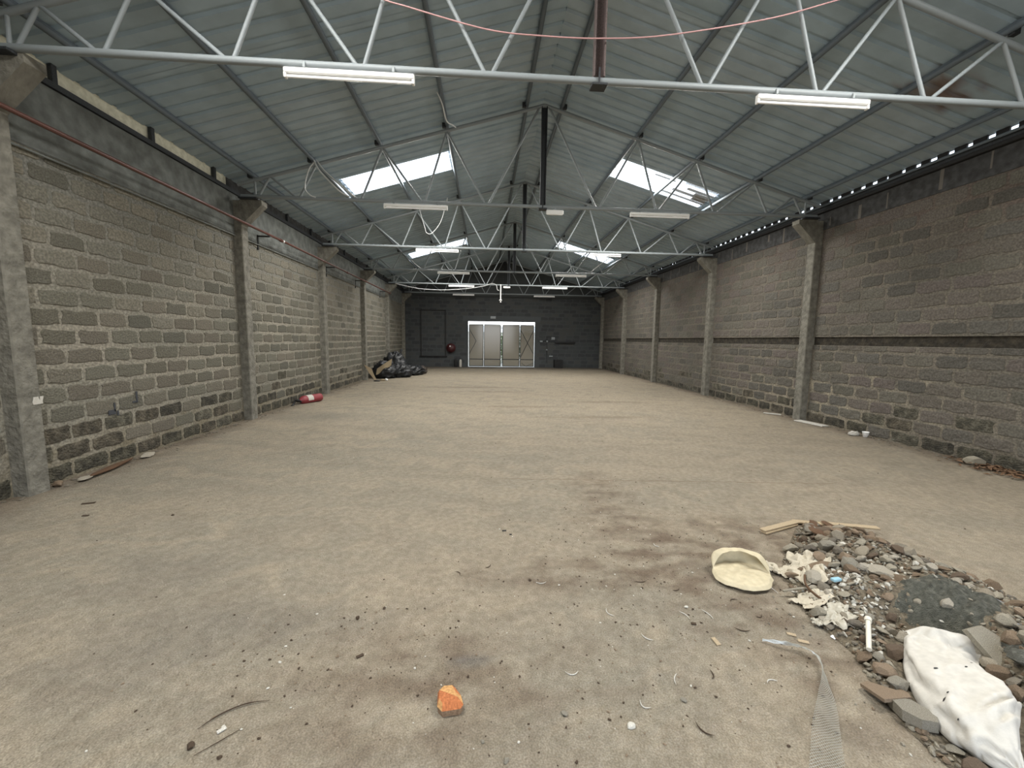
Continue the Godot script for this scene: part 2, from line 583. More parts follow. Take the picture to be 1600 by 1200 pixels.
# ------------------------------------------------------------------ walls
func block_mesh(sd: int) -> ArrayMesh:
	var r := RandomNumberGenerator.new()
	r.seed = sd
	var base := []
	for s in [[-0.5, -0.5, 1, 0], [0.5, -0.5, 0, 1], [0.5, 0.5, -1, 0], [-0.5, 0.5, 0, -1]]:
		for k in [0.09, 0.37, 0.66, 0.91]:
			var p := Vector2(s[0] + s[2] * k, s[1] + s[3] * k)
			p += Vector2(r.randf_range(-0.03, 0.03), r.randf_range(-0.085, 0.085))
			base.append(p)
	var st := st_new()
	var n := base.size()
	var c := Vector3(r.randf_range(-0.1, 0.1), r.randf_range(-0.1, 0.1), 0.009 + r.randf_range(0.0, 0.005))
	var rings := [[], [], []]
	for p in base:
		rings[0].append(Vector3(p.x, p.y, -0.02))
		rings[1].append(Vector3(p.x * 0.99, p.y * 0.98, 0.005))
		rings[2].append(Vector3(p.x * 0.93, p.y * 0.88, 0.009 + r.randf_range(-0.002, 0.003)))
	for k in n:
		var m := (k + 1) % n
		for l in 2: quad(st, rings[l][k], rings[l][m], rings[l + 1][m], rings[l + 1][k])
		tri(st, rings[2][k], rings[2][m], c)
	return done(st)

func wall_color(side: int, y: float, z: float) -> Color:
	var n := noise.get_noise_2d(y * 1.1 + side * 40.0, z * 0.6)
	var w := noise2.get_noise_2d(y * 4.0 + side * 17.0, z * 4.0)
	var c: Color
	if side < 0:
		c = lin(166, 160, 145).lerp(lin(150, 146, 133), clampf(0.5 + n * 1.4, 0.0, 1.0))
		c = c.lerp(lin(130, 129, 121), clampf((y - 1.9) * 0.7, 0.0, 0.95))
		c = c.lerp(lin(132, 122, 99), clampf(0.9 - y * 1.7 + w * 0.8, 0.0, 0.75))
	else:
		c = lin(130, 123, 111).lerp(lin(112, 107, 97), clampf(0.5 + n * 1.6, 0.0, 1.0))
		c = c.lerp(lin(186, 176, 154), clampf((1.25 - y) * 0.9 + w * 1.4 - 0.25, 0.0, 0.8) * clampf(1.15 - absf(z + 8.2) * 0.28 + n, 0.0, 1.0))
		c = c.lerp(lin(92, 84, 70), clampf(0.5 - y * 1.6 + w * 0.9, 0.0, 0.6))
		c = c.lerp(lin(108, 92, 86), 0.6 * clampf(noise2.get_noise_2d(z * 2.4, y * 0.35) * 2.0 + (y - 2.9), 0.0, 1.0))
	return c

func grid_wall(side: int, z0: float, z1: float, y0: float, y1: float, st: SurfaceTool):
	var x := XL if side < 0 else XR
	var nz := int(ceil((z0 - z1) / 0.12))
	var ny := int(ceil((y1 - y0) / 0.11))
	for i in nz:
		for j in ny:
			var q := []
			for k in [[0, 0], [1, 0], [1, 1], [0, 1]]:
				q.append(Vector2(lerpf(z0, z1, float(i + k[0]) / nz), lerpf(y0, y1, float(j + k[1]) / ny)))
			var order := [0, 2, 1, 0, 3, 2] if side < 0 else [0, 1, 2, 0, 2, 3]
			for k in order:
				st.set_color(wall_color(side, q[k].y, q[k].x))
				st.set_normal(Vector3(-side, 0, 0))
				st.add_vertex(Vector3(x, q[k].y, q[k].x))

func build_side_wall(side: int):
	var left := side < 0
	var x := XL if left else XR
	var root := Node3D.new()
	root.name = "wall_left" if left else "wall_right"
	add_child(root)
	tag(root, "left wall of grey stone blocks with pale mortar under a concrete ring beam" if left else "right wall of brown grey blocks with a dark recessed band at mid height", "wall", "", "structure")
	var st := SurfaceTool.new()
	st.begin(Mesh.PRIMITIVE_TRIANGLES)
	if left:
		grid_wall(side, ZB, ZF, -0.02, 3.5, st)
	else:
		grid_wall(side, ZB, ZF, -0.02, 1.575, st)
		grid_wall(side, ZB, ZF, 1.735, 3.9, st)
	obj("mortar_face", st.commit(), M.wall, root)
	st = st_new()
	var xo := x + side * 0.25
	var xi := x + side * 0.004
	if left:
		box(st, Vector3(xo, -0.2, ZF - 0.3), Vector3(xi, 4.17, ZB + 0.2))
	else:
		box(st, Vector3(xi, -0.2, ZF - 0.3), Vector3(xo, 1.575, ZB + 0.2))
		box(st, Vector3(x + 0.03, 1.5, ZF - 0.3), Vector3(xo, 1.8, ZB + 0.2))
		box(st, Vector3(xi, 1.735, ZF - 0.3), Vector3(xo, 4.2, ZB + 0.2))
	obj("wall_core", done(st), M.dark_band if not left else M.concrete, root)
	var bm := box_mesh(Vector3(-0.06, 0, ZF), Vector3(0.018, 0.72, ZB), 0.012) if left else box_mesh(Vector3(-0.012, 0, ZF), Vector3(0.06, 0.34, ZB), 0.008)
	var b := obj("ring_beam", bm, M.beam if left else M.soot_and_shade, root)
	b.position = Vector3(x, 3.45 if left else 3.86, 0)
	if not left:
		# lime runs down the sooty beam
		st = st_new()
		for i in 20:
			var zz := -4.6 - i * 0.62 - rng.randf() * 0.3
			var hh := rng.randf_range(0.15, 0.33)
			var y0 := 3.86 + rng.randf_range(0.0, 0.34 - hh)
			var ww := rng.randf_range(0.02, 0.06)
			box(st, Vector3(x - 0.0145, y0, zz), Vector3(x - 0.010, y0 + hh, zz + ww), Transform3D(), 0.001)
		tag(obj("lime_runs", done(st), mat(c8(104, 100, 94), 0.95), root), "", "", "", "stuff")
	# the blocks
	var kinds := []
	for k in 12: kinds.append(block_mesh(100 + k + (50 if not left else 0)))
	var basis := Basis(Vector3(0, 0, side), Vector3(0, 1, 0), Vector3(-side, 0, 0))
	var rows := []
	var y := 0.0
	if left:
		for k in 16: rows.append([k * 0.209, 0.157])
		rows.append([16 * 0.209, 0.10])
	else:
		for k in 7: rows.append([k * 0.209, 0.166])
		rows.append([7 * 0.209, 0.085])
		for k in 10: rows.append([1.745 + k * 0.211, 0.168])
	var all := []
	for bay in range(0, 7):
		var z0: float = (-TZ[bay] - 0.2) if bay < 6 else -TZ[6] - 0.2
		var z1: float = -TZ[bay + 1] if bay < 6 else ZF
		for k in rows.size():
			var z := z0 - (0.02 if k % 2 == 0 else 0.02 - rng.randf_range(0.15, 0.25))
			if k % 2 == 1:      # a cut block starts every second course
				var cut := z0 - 0.02 - z
				cut = rng.randf_range(0.15, 0.24)
				if z0 < -2.0: all.append([z0 - 0.02 - cut / 2, k, cut])
				z = z0 - 0.02 - cut - 0.045
			while z - 0.1 > z1:
				var l := rng.randf_range(0.34, 0.405) if left else rng.randf_range(0.36, 0.46)
				if z - l < z1 + 0.02: l = z - z1 - 0.02
				if l > 0.08 and z < -2.6: all.append([z - l / 2, k, l])
				z -= l + rng.randf_range(0.03, 0.05)
	all.sort_custom(func(p, q): return p[0] > q[0])
	var rest := {}
	var count := 0
	for q in all:
		var k: int = q[1]
		var yy: float = rows[k][0] + rows[k][1] / 2 + 0.022
		var m: Material
		if left:
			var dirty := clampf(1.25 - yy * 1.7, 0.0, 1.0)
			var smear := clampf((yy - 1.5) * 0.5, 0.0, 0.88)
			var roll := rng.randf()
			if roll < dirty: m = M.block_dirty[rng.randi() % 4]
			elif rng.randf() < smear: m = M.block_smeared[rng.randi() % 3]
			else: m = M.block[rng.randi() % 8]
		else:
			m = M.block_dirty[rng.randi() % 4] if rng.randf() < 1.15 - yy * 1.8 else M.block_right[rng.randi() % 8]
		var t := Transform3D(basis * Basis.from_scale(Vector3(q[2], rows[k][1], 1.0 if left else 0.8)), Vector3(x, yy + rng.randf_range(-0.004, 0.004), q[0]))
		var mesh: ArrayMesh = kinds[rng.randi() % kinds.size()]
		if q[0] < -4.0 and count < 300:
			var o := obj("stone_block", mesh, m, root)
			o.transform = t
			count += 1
		else:
			if not rest.has(m):
				rest[m] = SurfaceTool.new()
				rest[m].begin(Mesh.PRIMITIVE_TRIANGLES)
			rest[m].append_from(mesh, 0, t)
	var am := ArrayMesh.new()
	for m in rest:
		rest[m].commit(am)
		am.surface_set_material(am.get_surface_count() - 1, m)
	var o := MeshInstance3D.new()
	o.name = "distant_stone_blocks"
	o.mesh = am
	root.add_child(o)
	o.set_meta("kind", "stuff")
	if left:
		# painted strokes on two of the blocks
		st = st_new()
		for q in [[-5.29, 0.70, 0.055, 0.012], [-5.25, 0.64, 0.03, 0.05], [-5.33, 0.62, 0.03, 0.012], [-5.62, 0.78, 0.075, 0.014], [-5.585, 0.72, 0.012, 0.035]]:
			box(st, Vector3(x + 0.008, q[1] - q[2], q[0] - q[3]), Vector3(x + 0.0165, q[1] + q[2], q[0] + q[3]), Transform3D(), 0.002)
		obj("painted_strokes", done(st), mat(c8(58, 60, 64), 0.9), root)
		# eaves: a dark steel angle, short posts and an upstand with light and shade in its colours
		st = st_new()
		box(st, Vector3(x - 0.06, 4.17, ZF), Vector3(x + 0.04, 4.18, ZB))
		box(st, Vector3(x + 0.03, 4.17, ZF), Vector3(x + 0.04, 4.235, ZB))
		obj("eaves_angle", done(st), M.steel_dark, root)
		obj("eaves_light_stop", box_mesh(Vector3(x - 0.20, 4.36, ZF), Vector3(x - 0.10, 4.47, ZB)), M.steel_dark, root)  # unseen strip added to stop sky light leaking in under the ribs
		var z := 1.5
		while z > ZF:
			obj("eaves_post", box_mesh(Vector3(x - 0.03, 4.18, z - 0.03), Vector3(x + 0.02, 4.43, z + 0.03), 0.004), M.steel_dark, root)
			z -= 1.29
		obj("upstand", box_mesh(Vector3(x - 0.10, 4.1, -7.9), Vector3(x - 0.035, 4.43, ZB)), mat(c8(232, 230, 216), 0.9, grain(41, 0.02, c8(215, 215, 205), c8(255, 255, 250)), 1.0), root)  # pale colour stands in for the light on the first bay
		obj("upstand", box_mesh(Vector3(x - 0.10, 4.1, ZF), Vector3(x - 0.035, 4.43, -7.9)), M.soot_and_shade, root)  # same strip darkened: shade of the farther bays put into the colour
	else:
		# eaves: steel plate, with the light coming in under the ribs of the sheets
		obj("eaves_plate", box_mesh(Vector3(x - 0.03, 4.25, ZF), Vector3(x + 0.03, 4.365, ZB), 0.006), M.steel_dark, root)
		obj("wall_plate", box_mesh(Vector3(x - 0.07, 4.2, ZF), Vector3(x + 0.2, 4.25, ZB), 0.006), M.black, root)
		obj("gutter_pipe", tube_mesh([Vector3(x - 0.06, 4.33, ZB), Vector3(x - 0.06, 4.33, ZF)], 0.022, 8), M.purlin, root)
		st = st_new()
		var z := -5.089 + PITCH * 34
		while z > ZF:
			var gap := rng.randf_range(0.03, 0.055) if rng.randf() < 0.85 else 0.012
			if z < -12.0: gap *= 0.6
			box(st, Vector3(x - 0.012, 4.36, z - PITCH + gap + rng.randf_range(-0.01, 0.02)), Vector3(x + 0.012, 4.432, z - gap))
			z -= PITCH
		obj("closure_strip", done(st), M.black, root)

func build_end_walls():
	# far wall round the gate, with its gable
	var far := Node3D.new()
	far.name = "wall_far"
	add_child(far)
	tag(far, "far wall of dark grey blocks around the steel gate", "wall", "", "structure")
	var st := st_new()
	var gx0 := -0.98
	var gx1 := 2.9
	var gy := 2.62
	var zc := ZF - 0.12
	prism(st, PackedVector2Array([Vector2(-4.8, -0.2), Vector2(gx0, -0.2), Vector2(gx0, gy), Vector2(-4.8, gy)]), 0.24, Transform3D(Basis(), Vector3(0, 0, zc)))
	prism(st, PackedVector2Array([Vector2(gx1, -0.2), Vector2(7.0, -0.2), Vector2(7.0, gy), Vector2(gx1, gy)]), 0.24, Transform3D(Basis(), Vector3(0, 0, zc)))
	prism(st, PackedVector2Array([Vector2(-4.8, gy), Vector2(7.0, gy), Vector2(7.0, roof_y(5.925) + 0.02), Vector2(XC, 6.08), Vector2(-4.8, roof_y(5.875) + 0.02)]), 0.24, Transform3D(Basis(), Vector3(0, 0, zc)))
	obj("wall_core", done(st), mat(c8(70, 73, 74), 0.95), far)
	var kinds := []
	for k in 6: kinds.append(block_mesh(300 + k))
	var am := ArrayMesh.new()
	var sts := []
	for k in 3:
		var s := SurfaceTool.new()
		s.begin(Mesh.PRIMITIVE_TRIANGLES)
		sts.append(s)
	for k in 19:
		var xx := -4.58 + (0.2 if k % 2 else 0.0)
		var yy := k * 0.209 + 0.105
		while xx < 6.6:
			var l := rng.randf_range(0.33, 0.4)
			if xx + l < gx0 - 0.05 or xx > gx1 + 0.05 or yy > gy + 0.25:
				sts[rng.randi() % 3].append_from(kinds[rng.randi() % 6], 0, Transform3D(Basis.from_scale(Vector3(l, 0.168, 0.8)), Vector3(xx + l / 2, yy, ZF)))
			xx += l + 0.04
	for k in 3:
		sts[k].commit(am)
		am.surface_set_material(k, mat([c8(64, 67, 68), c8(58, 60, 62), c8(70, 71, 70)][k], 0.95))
	var o := MeshInstance3D.new()
	o.name = "distant_stone_blocks"
	o.mesh = am
	far.add_child(o)
	o.set_meta("kind", "stuff")
	obj("lintel", box_mesh(Vector3(gx0 - 0.3, gy, ZF - 0.02), Vector3(gx1 + 0.3, gy + 0.3, ZF + 0.02), 0.006), mat(c8(74, 78, 80), 0.9), far)
	# wall behind the camera, with its open doorway
	var back := Node3D.new()
	back.name = "wall_back"
	add_child(back)
	tag(back, "plastered wall behind the viewer with a wide doorway", "wall", "", "structure")
	st = st_new()
	zc = ZB + 0.12
	prism(st, PackedVector2Array([Vector2(-4.8, -0.2), Vector2(-0.9, -0.2), Vector2(-0.9, 3.4), Vector2(-4.8, 3.4)]), 0.24, Transform3D(Basis(), Vector3(0, 0, zc)))
	prism(st, PackedVector2Array([Vector2(3.5, -0.2), Vector2(7.0, -0.2), Vector2(7.0, 3.4), Vector2(3.5, 3.4)]), 0.24, Transform3D(Basis(), Vector3(0, 0, zc)))
	prism(st, PackedVector2Array([Vector2(-4.8, 3.4), Vector2(7.0, 3.4), Vector2(7.0, roof_y(5.925) + 0.02), Vector2(XC, 6.08), Vector2(-4.8, roof_y(5.875) + 0.02)]), 0.24, Transform3D(Basis(), Vector3(0, 0, zc)))
	obj("plaster", done(st), M.concrete, back)

func build_columns():
	var where := ["nearest the viewer", "second from the viewer", "third from the viewer", "fourth from the viewer", "fifth from the viewer", "in the dark far corner"]
	var i := 0
	for k in range(1, 7):
		for s in [-1, 1]:
			if k == 1 and s > 0: continue
			var side := "left" if s < 0 else "right"
			var lab := "square concrete column with a flared head on the %s wall, %s" % [side, where[k - 1] if s < 0 else ["", "first one in view", "second in view", "third in view", "fourth in view", "in the dark far corner"][k - 1]]
			if k == 1: lab = "pale concrete column at the left edge with a white paper scrap stuck on it"
			var t := thing("concrete_column", lab, "column", Vector3(XL if s < 0 else XR, 0, -TZ[k] - 0.1))
			var st := st_new()
			var lo := Vector3(-0.05 if s < 0 else -0.15, -0.02, -0.1)
			var hi := Vector3(0.15 if s < 0 else 0.05, 4.05, 0.1)
			box(st, lo, hi, Transform3D(), 0.012)
			var o := obj("shaft", done(st), M.concrete, t)
			st = st_new()
			var d: int = -s
			prism(st, PackedVector2Array([Vector2(d * 0.13, 3.60), Vector2(d * 0.52, 3.98), Vector2(d * 0.52, 4.06), Vector2(d * 0.13, 4.06)]), 0.192)
			obj("flared_head", done(st), M.concrete, t)
			if k == 1:
				st = st_new()
				sheet(st, 4, 3, func(u, v): return Vector3(0.152 + 0.006 * sin(u * 7.0) * v, 0.895 + v * 0.075, -0.02 - u * 0.09 + 0.006 * sin(v * 5.0)), 0.0015)
				obj("paper_scrap", done(st), M.white_matte, t)
			i += 1


# ------------------------------------------------------------------ roof
func rib_profile(n: int) -> Array:
	var out := [Vector2(0, 0)]
	for k in n:
		var z := k * PITCH
		out.append_array([Vector2(z + 0.075, 0), Vector2(z + 0.095, 0.03), Vector2(z + 0.135, 0.03), Vector2(z + 0.155, 0), Vector2(z + PITCH, 0)])
	return out

func roof_mesh(l: float, n: int, steps := 1, stain := false) -> ArrayMesh:
	# x down the slope, y out of the roof, z across
	var st := st_new()
	var p := rib_profile(n)
	for i in steps:
		var x0 := l * i / steps
		var x1 := l * (i + 1) / steps
		for k in p.size() - 1:
			var a: Vector2 = p[k]
			var b: Vector2 = p[k + 1]
			for lay in 2:
				var h := 0.004 * lay
				var q := [Vector3(x0, a.y + h, a.x), Vector3(x0, b.y + h, b.x), Vector3(x1, b.y + h, b.x), Vector3(x1, a.y + h, a.x)]
				if lay == 0: q.reverse()
				for j in [0, 2, 1, 0, 3, 2]:
					if stain:
						var v: Vector3 = q[j]
						var d := Vector2((v.x - 4.75) / 0.42, (v.z - 0.3) / 0.36).length() + 0.9 * noise2.get_noise_2d(v.x * 4.0, v.z * 5.0)
						st.set_color(lin(164, 182, 193).lerp(lin(112, 78, 58), clampf((1.05 - d) * 1.2, 0.0, 0.8)))
					st.add_vertex(q[j])
	return done(st)

func build_roof():
	var al := atan(SLOPE)
	var l_full := {-1: 5.9 / cos(al), 1: 5.70 / cos(al)}
	var a0 := 1.83 / cos(al)
	var a1 := 4.15 / cos(al)
	var w := PITCH * 4
	var win := 1
	var wlabel := {}
	for s in [-1, 1]:
		var root := Node3D.new()
		root.name = "ceiling"  if s < 0 else "ceiling_001"
		add_child(root)
		tag(root, "left slope of the ribbed grey metal roof" if s < 0 else "right slope of the ribbed grey metal roof with a rust stain", "ceiling", "", "structure")
		var basis := Basis(Vector3(s * cos(al), -sin(al), 0), Vector3(s * sin(al), cos(al), 0), Vector3(0, 0, s))
		var full := roof_mesh(l_full[s], 4)
		var upper := roof_mesh(a0 + 0.05, 4)
		var lower := roof_mesh(l_full[s] - a1 + 0.05, 4)
		var glass := roof_mesh(a1 - a0, 4)
		for k in range(-13, 16):
			var ze := -9.1 - w * k          # near edge
			var zo := ze if s < 0 else ze - w
			var at := Vector3(XC, 6.07, zo) + basis.y * (0.0025 if k % 2 else 0.0)
			var m: Material = M.roof[rng.randi() % 3]
			if k in [-8, 0, 8]:
				var u := obj("roof_sheet", upper, m, root)
				u.transform = Transform3D(basis, at)
				u = obj("roof_sheet", lower, m, root)
				u.transform = Transform3D(basis, at + basis.x * (a1 - 0.05))
				var g := Node3D.new()
				g.name = "window_%d" % win
				win += 1
				add_child(g)
				g.transform = Transform3D(basis, at + basis.x * a0)
				tag(g, "bright translucent skylight sheet in the %s roof slope, %s" % ["left" if s < 0 else "right", {-8: "over the viewer", 0: "nearer of the two in view", 8: "farther of the two in view"}[k]], "skylight", "", "structure")
				obj("pane", glass, M.pane, g)
				if k == 0 and s > 0:
					var st := st_new()
					for q in [[1.25, 0.12, 1.2, 0.03], [1.5, 0.36, 0.9, 0.05], [1.75, 0.6, 0.7, 0.045], [1.6, 0.80, 0.85, 0.03], [2.0, 0.47, 0.45, 0.05], [2.05, 0.25, 0.4, 0.06], [0.9, 0.72, 0.5, 0.02]]:
						box(st, Vector3(q[0], 0.0345, q[1] - q[3]), Vector3(q[0] + q[2], 0.055, q[1] + q[3]), Transform3D(), 0.006)
					tag(obj("leaf_litter", done(st), M.leaf_dark, g), "dark streaks of litter lying on the sheet", "", "", "stuff")
			elif k == -5 and s > 0:
				var u := obj("roof_sheet", roof_mesh(l_full[s], 4, 40, true), M.roof_stained, root)
				u.transform = Transform3D(basis, at)
			else:
				var u := obj("roof_sheet", full, m, root)
				u.transform = Transform3D(basis, at)
	var st := st_new()
	prism(st, PackedVector2Array([Vector2(-0.28, -0.28 * SLOPE + 0.045), Vector2(0, 0.045), Vector2(0.28, -0.28 * SLOPE + 0.045), Vector2(0.28, -0.28 * SLOPE + 0.055), Vector2(0, 0.06), Vector2(-0.28, -0.28 * SLOPE + 0.055)]), ZB - ZF + 0.4, Transform3D(Basis(), Vector3(XC, 6.07, (ZB + ZF) / 2)))
	single("trim_1", done(st), M.roof[0], "ridge capping along the top of the metal roof", "ridge cap", "", "structure")
	# purlins under the sheets
	var names := ["beside the ridge", "second down from the ridge", "third down from the ridge", "fourth down from the ridge", "lowest, along the eaves"]
	var offs := [0.33, 1.80, 3.02, 4.22, 5.28]
	for s in [-1, 1]:
		for i in 5:
			var off: float = offs[i]
			var t := thing("purlin", "long grey roof purlin on the %s slope, %s" % ["left" if s < 0 else "right", names[i]], "purlin", Vector3(XC + s * off, roof_y(off) - 0.052, 0))
			member("pipe", Vector3(0, 0, ZB - 0.05), Vector3(0, 0, ZF + 0.05), 0.034, M.purlin, t)
			member("rail", Vector3(0, 0.036, ZB - 0.05), Vector3(0, 0.036, ZF + 0.05), 0.016, M.purlin, t)
			for k in range(1, 7):
				var c := obj("cleat", box_mesh(Vector3(-0.035, -0.05, -0.03), Vector3(0.035, 0.03, 0.03), 0.004), M.steel_dark, t)
				c.position = Vector3(s * 0.05, 0, -TZ[k])

func truss_y(off: float) -> float:
	return 5.925 - SLOPE * absf(off)

func build_trusses():
	var labels := ["", "nearest roof truss, its pale tube running right across the top of the picture", "second roof truss, just before the nearer pair of skylights", "third roof truss, behind the nearer pair of skylights", "fourth roof truss, just before the farther pair of skylights", "fifth roof truss, with the white pole hanging from it", "last roof truss, in the dark against the far wall"]
	var first: Node3D
	for k in range(0, 7):
		if k == 0: continue
		var t: Node3D
		if k == 1:
			t = thing("roof_truss", labels[k], "truss", Vector3(XC, -0.035, -TZ[1]))
			first = t
			member("bottom_chord", Vector3(-5.5, 4.12, 0), Vector3(5.5, 4.12, 0), 0.033, M.steel, t)
			for s in [-1.0, 1.0]:
				member("top_chord", Vector3(s * 5.55, truss_y(5.55), 0), Vector3(0, truss_y(0), 0), 0.031, M.steel, t)
				var chain := [Vector3(5.22, 4.12, 0), Vector3(4.98, truss_y(4.98), 0), Vector3(4.5, 4.12, 0), Vector3(4.16, truss_y(4.16), 0), Vector3(3.4, 4.12, 0), Vector3(2.97, truss_y(2.97), 0), Vector3(2.24, 4.12, 0), Vector3(1.8, truss_y(1.8), 0), Vector3(1.06, 4.12, 0), Vector3(0.10, truss_y(0.1) - 0.02, 0)]
				for i in chain.size() - 1:
					var a: Vector3 = chain[i]
					var b: Vector3 = chain[i + 1]
					# tubes meet the chord side by side
					var sh := 0.026
					if a.y < 4.2: a.x -= sh * (1.0 if b.x < a.x else -1.0)
					else: b.x += sh * (1.0 if b.x < a.x else -1.0)
					a.x *= s; b.x *= s
					member("web_tube", a, b, 0.0195, M.steel, t)
				member("web_tube", Vector3(s * 5.25, 4.12, 0), Vector3(s * 5.25, truss_y(5.25), 0), 0.018, M.steel, t)
				obj("bearing_plate", box_mesh(Vector3(s * 5.36 - 0.16, 4.06, -0.08), Vector3(s * 5.36 + 0.16, 4.085, 0.08), 0.003), M.steel_dark, t)
			var st := st_new()
			for q in [[-0.055, -0.045], [0.038, 0.055]]:
				box(st, Vector3(q[0], 4.15, -0.035), Vector3(q[1], 5.9, 0.035), Transform3D(), 0.003)
			box(st, Vector3(-0.045, 4.15, -0.038), Vector3(0.045, 5.9, -0.028))
			obj("king_post", done(st), M.post, t)
			obj("base_plate", box_mesh(Vector3(-0.075, 4.06, -0.06), Vector3(0.075, 4.08, 0.06), 0.003), M.steel_dark, t)
			obj("hanger", box_mesh(Vector3(-0.012, 4.07, 0.036), Vector3(0.004, 4.22, 0.05), 0.002), M.steel_dark, t)
		else:
			t = first.duplicate()
			t.name = numbered("roof_truss")
			add_child(t)
			t.position = Vector3(XC, 0, -TZ[k])
			t.set_meta("label", labels[k])
			if k >= 2:
				for c in t.get_children():
					if c.name.begins_with("king_post"): c.material_override = M.steel_dark


# ------------------------------------------------------------------ gate and the yard outside
func build_gate():
	var g := Node3D.new()
	g.name = "door_1"
	add_child(g)
	g.position = Vector3(0, 0, ZF - 0.1)
	tag(g, "wide four-leaf steel gate with cross braces in the far wall, daylight round its edges", "gate", "", "structure")
	var xs := [-0.96, -0.08, 0.96, 2.02, 2.88]
	var gaps := [0.03, 0.014, 0.05, 0.014, 0.035]
	for k in 4:
		var x0: float = xs[k] + gaps[k]
		var x1: float = xs[k + 1] - gaps[k + 1]
		var y0 := 0.035
		var y1 := 2.46
		var st := st_new()
		for q in [[x0, y0, x0 + 0.035, y1], [x1 - 0.035, y0, x1, y1], [x0, y0, x1, y0 + 0.04], [x0, y1 - 0.04, x1, y1]]:
			box(st, Vector3(q[0], q[1], -0.02), Vector3(q[2], q[3], 0.02), Transform3D(), 0.003)
		var leaf := obj("gate_leaf", done(st), M.steel_dark, g)
		obj("pane", box_mesh(Vector3(x0 + 0.02, y0 + 0.02, -0.004), Vector3(x1 - 0.02, y1 - 0.02, 0.0)), M.gate_pane, leaf)
		obj("rail", box_mesh(Vector3(x0, 0.43, 0.004), Vector3(x1, 0.47, 0.022), 0.003), M.steel_dark, leaf)
		if k == 0:
			member("brace", Vector3(x0, 2.2, 0.015), Vector3(x0 + 0.42, 1.5, 0.015), 0.014, M.steel_dark, leaf)
			member("brace", Vector3(x0 + 0.42, 1.5, 0.015), Vector3(x0, 0.72, 0.015), 0.014, M.steel_dark, leaf)
		elif k == 3:
			member("brace", Vector3(x1, 2.2, 0.015), Vector3(x0, 0.5, 0.015), 0.014, M.steel_dark, leaf)
			member("brace", Vector3(x0, 2.2, 0.015), Vector3(x1, 0.75, 0.015), 0.014, M.steel_dark, leaf)
			member("brace", Vector3(x0 + 0.1, 0.25, 0.015), Vector3(x0 + 0.35, 0.05, 0.015), 0.01, M.steel_dark, leaf)
			member("brace", Vector3(x1, 0.25, 0.015), Vector3(x0 + 0.35, 0.05, 0.015), 0.01, M.steel_dark, leaf)
	# yard, boundary wall and a tree beyond the gate
	var yard := Node3D.new()
	yard.name = "ground"
	add_child(yard)
	tag(yard, "pale yard outside the gate", "ground", "", "structure")
	obj("paving", box_mesh(Vector3(-20, -0.3, -50), Vector3(22, -0.04, ZF - 0.26)), mat(c8(150, 142, 126), 0.95, grain(51, 0.03, c8(180, 180, 180), Color.WHITE), 0.5), yard)
	var w := thing("boundary_wall", "pale boundary wall with a light coping seen through the gate", "wall", Vector3(0, 0, -31.5))
	obj("wall_face", box_mesh(Vector3(-9, -0.1, -0.2), Vector3(10, 2.15, 0)), mat(c8(214, 206, 190), 0.95, grain(52, 0.03, c8(190, 190, 190), Color.WHITE), 0.7), w)
	obj("coping", box_mesh(Vector3(-9, 2.15, -0.25), Vector3(10, 2.66, 0.05), 0.01), mat(c8(236, 234, 226), 0.9), w)
	var t := thing("tree", "dark leafy shrub outside the right half of the gate", "tree", Vector3(1.75, -0.04, -28.6))
	obj("trunk", tube_mesh(smooth_path([Vector3(0, 0, 0), Vector3(0.06, 0.6, 0.02), Vector3(-0.03, 1.2, 0)]), 0.06, 8), M.leaf_dark, t)
	var st := st_new()
	for i in 5000:
		var p := Vector3(rng.randfn() * 0.36, 1.1 + rng.randfn() * 0.48, rng.randfn() * 0.36)
		var a := Vector3(rng.randfn(), rng.randfn(), rng.randfn()).normalized() * 0.075
		var b := a.cross(Vector3(rng.randfn(), rng.randfn(), rng.randfn())).normalized() * 0.035
		quad(st, p - a, p + b, p + a, p - b)
	var lm := mat(c8(78, 84, 52), 0.7)
	lm.backlight_enabled = true
	lm.backlight = c8(60, 70, 30)
	tag(obj("foliage", done(st), lm, t), "", "", "", "stuff")


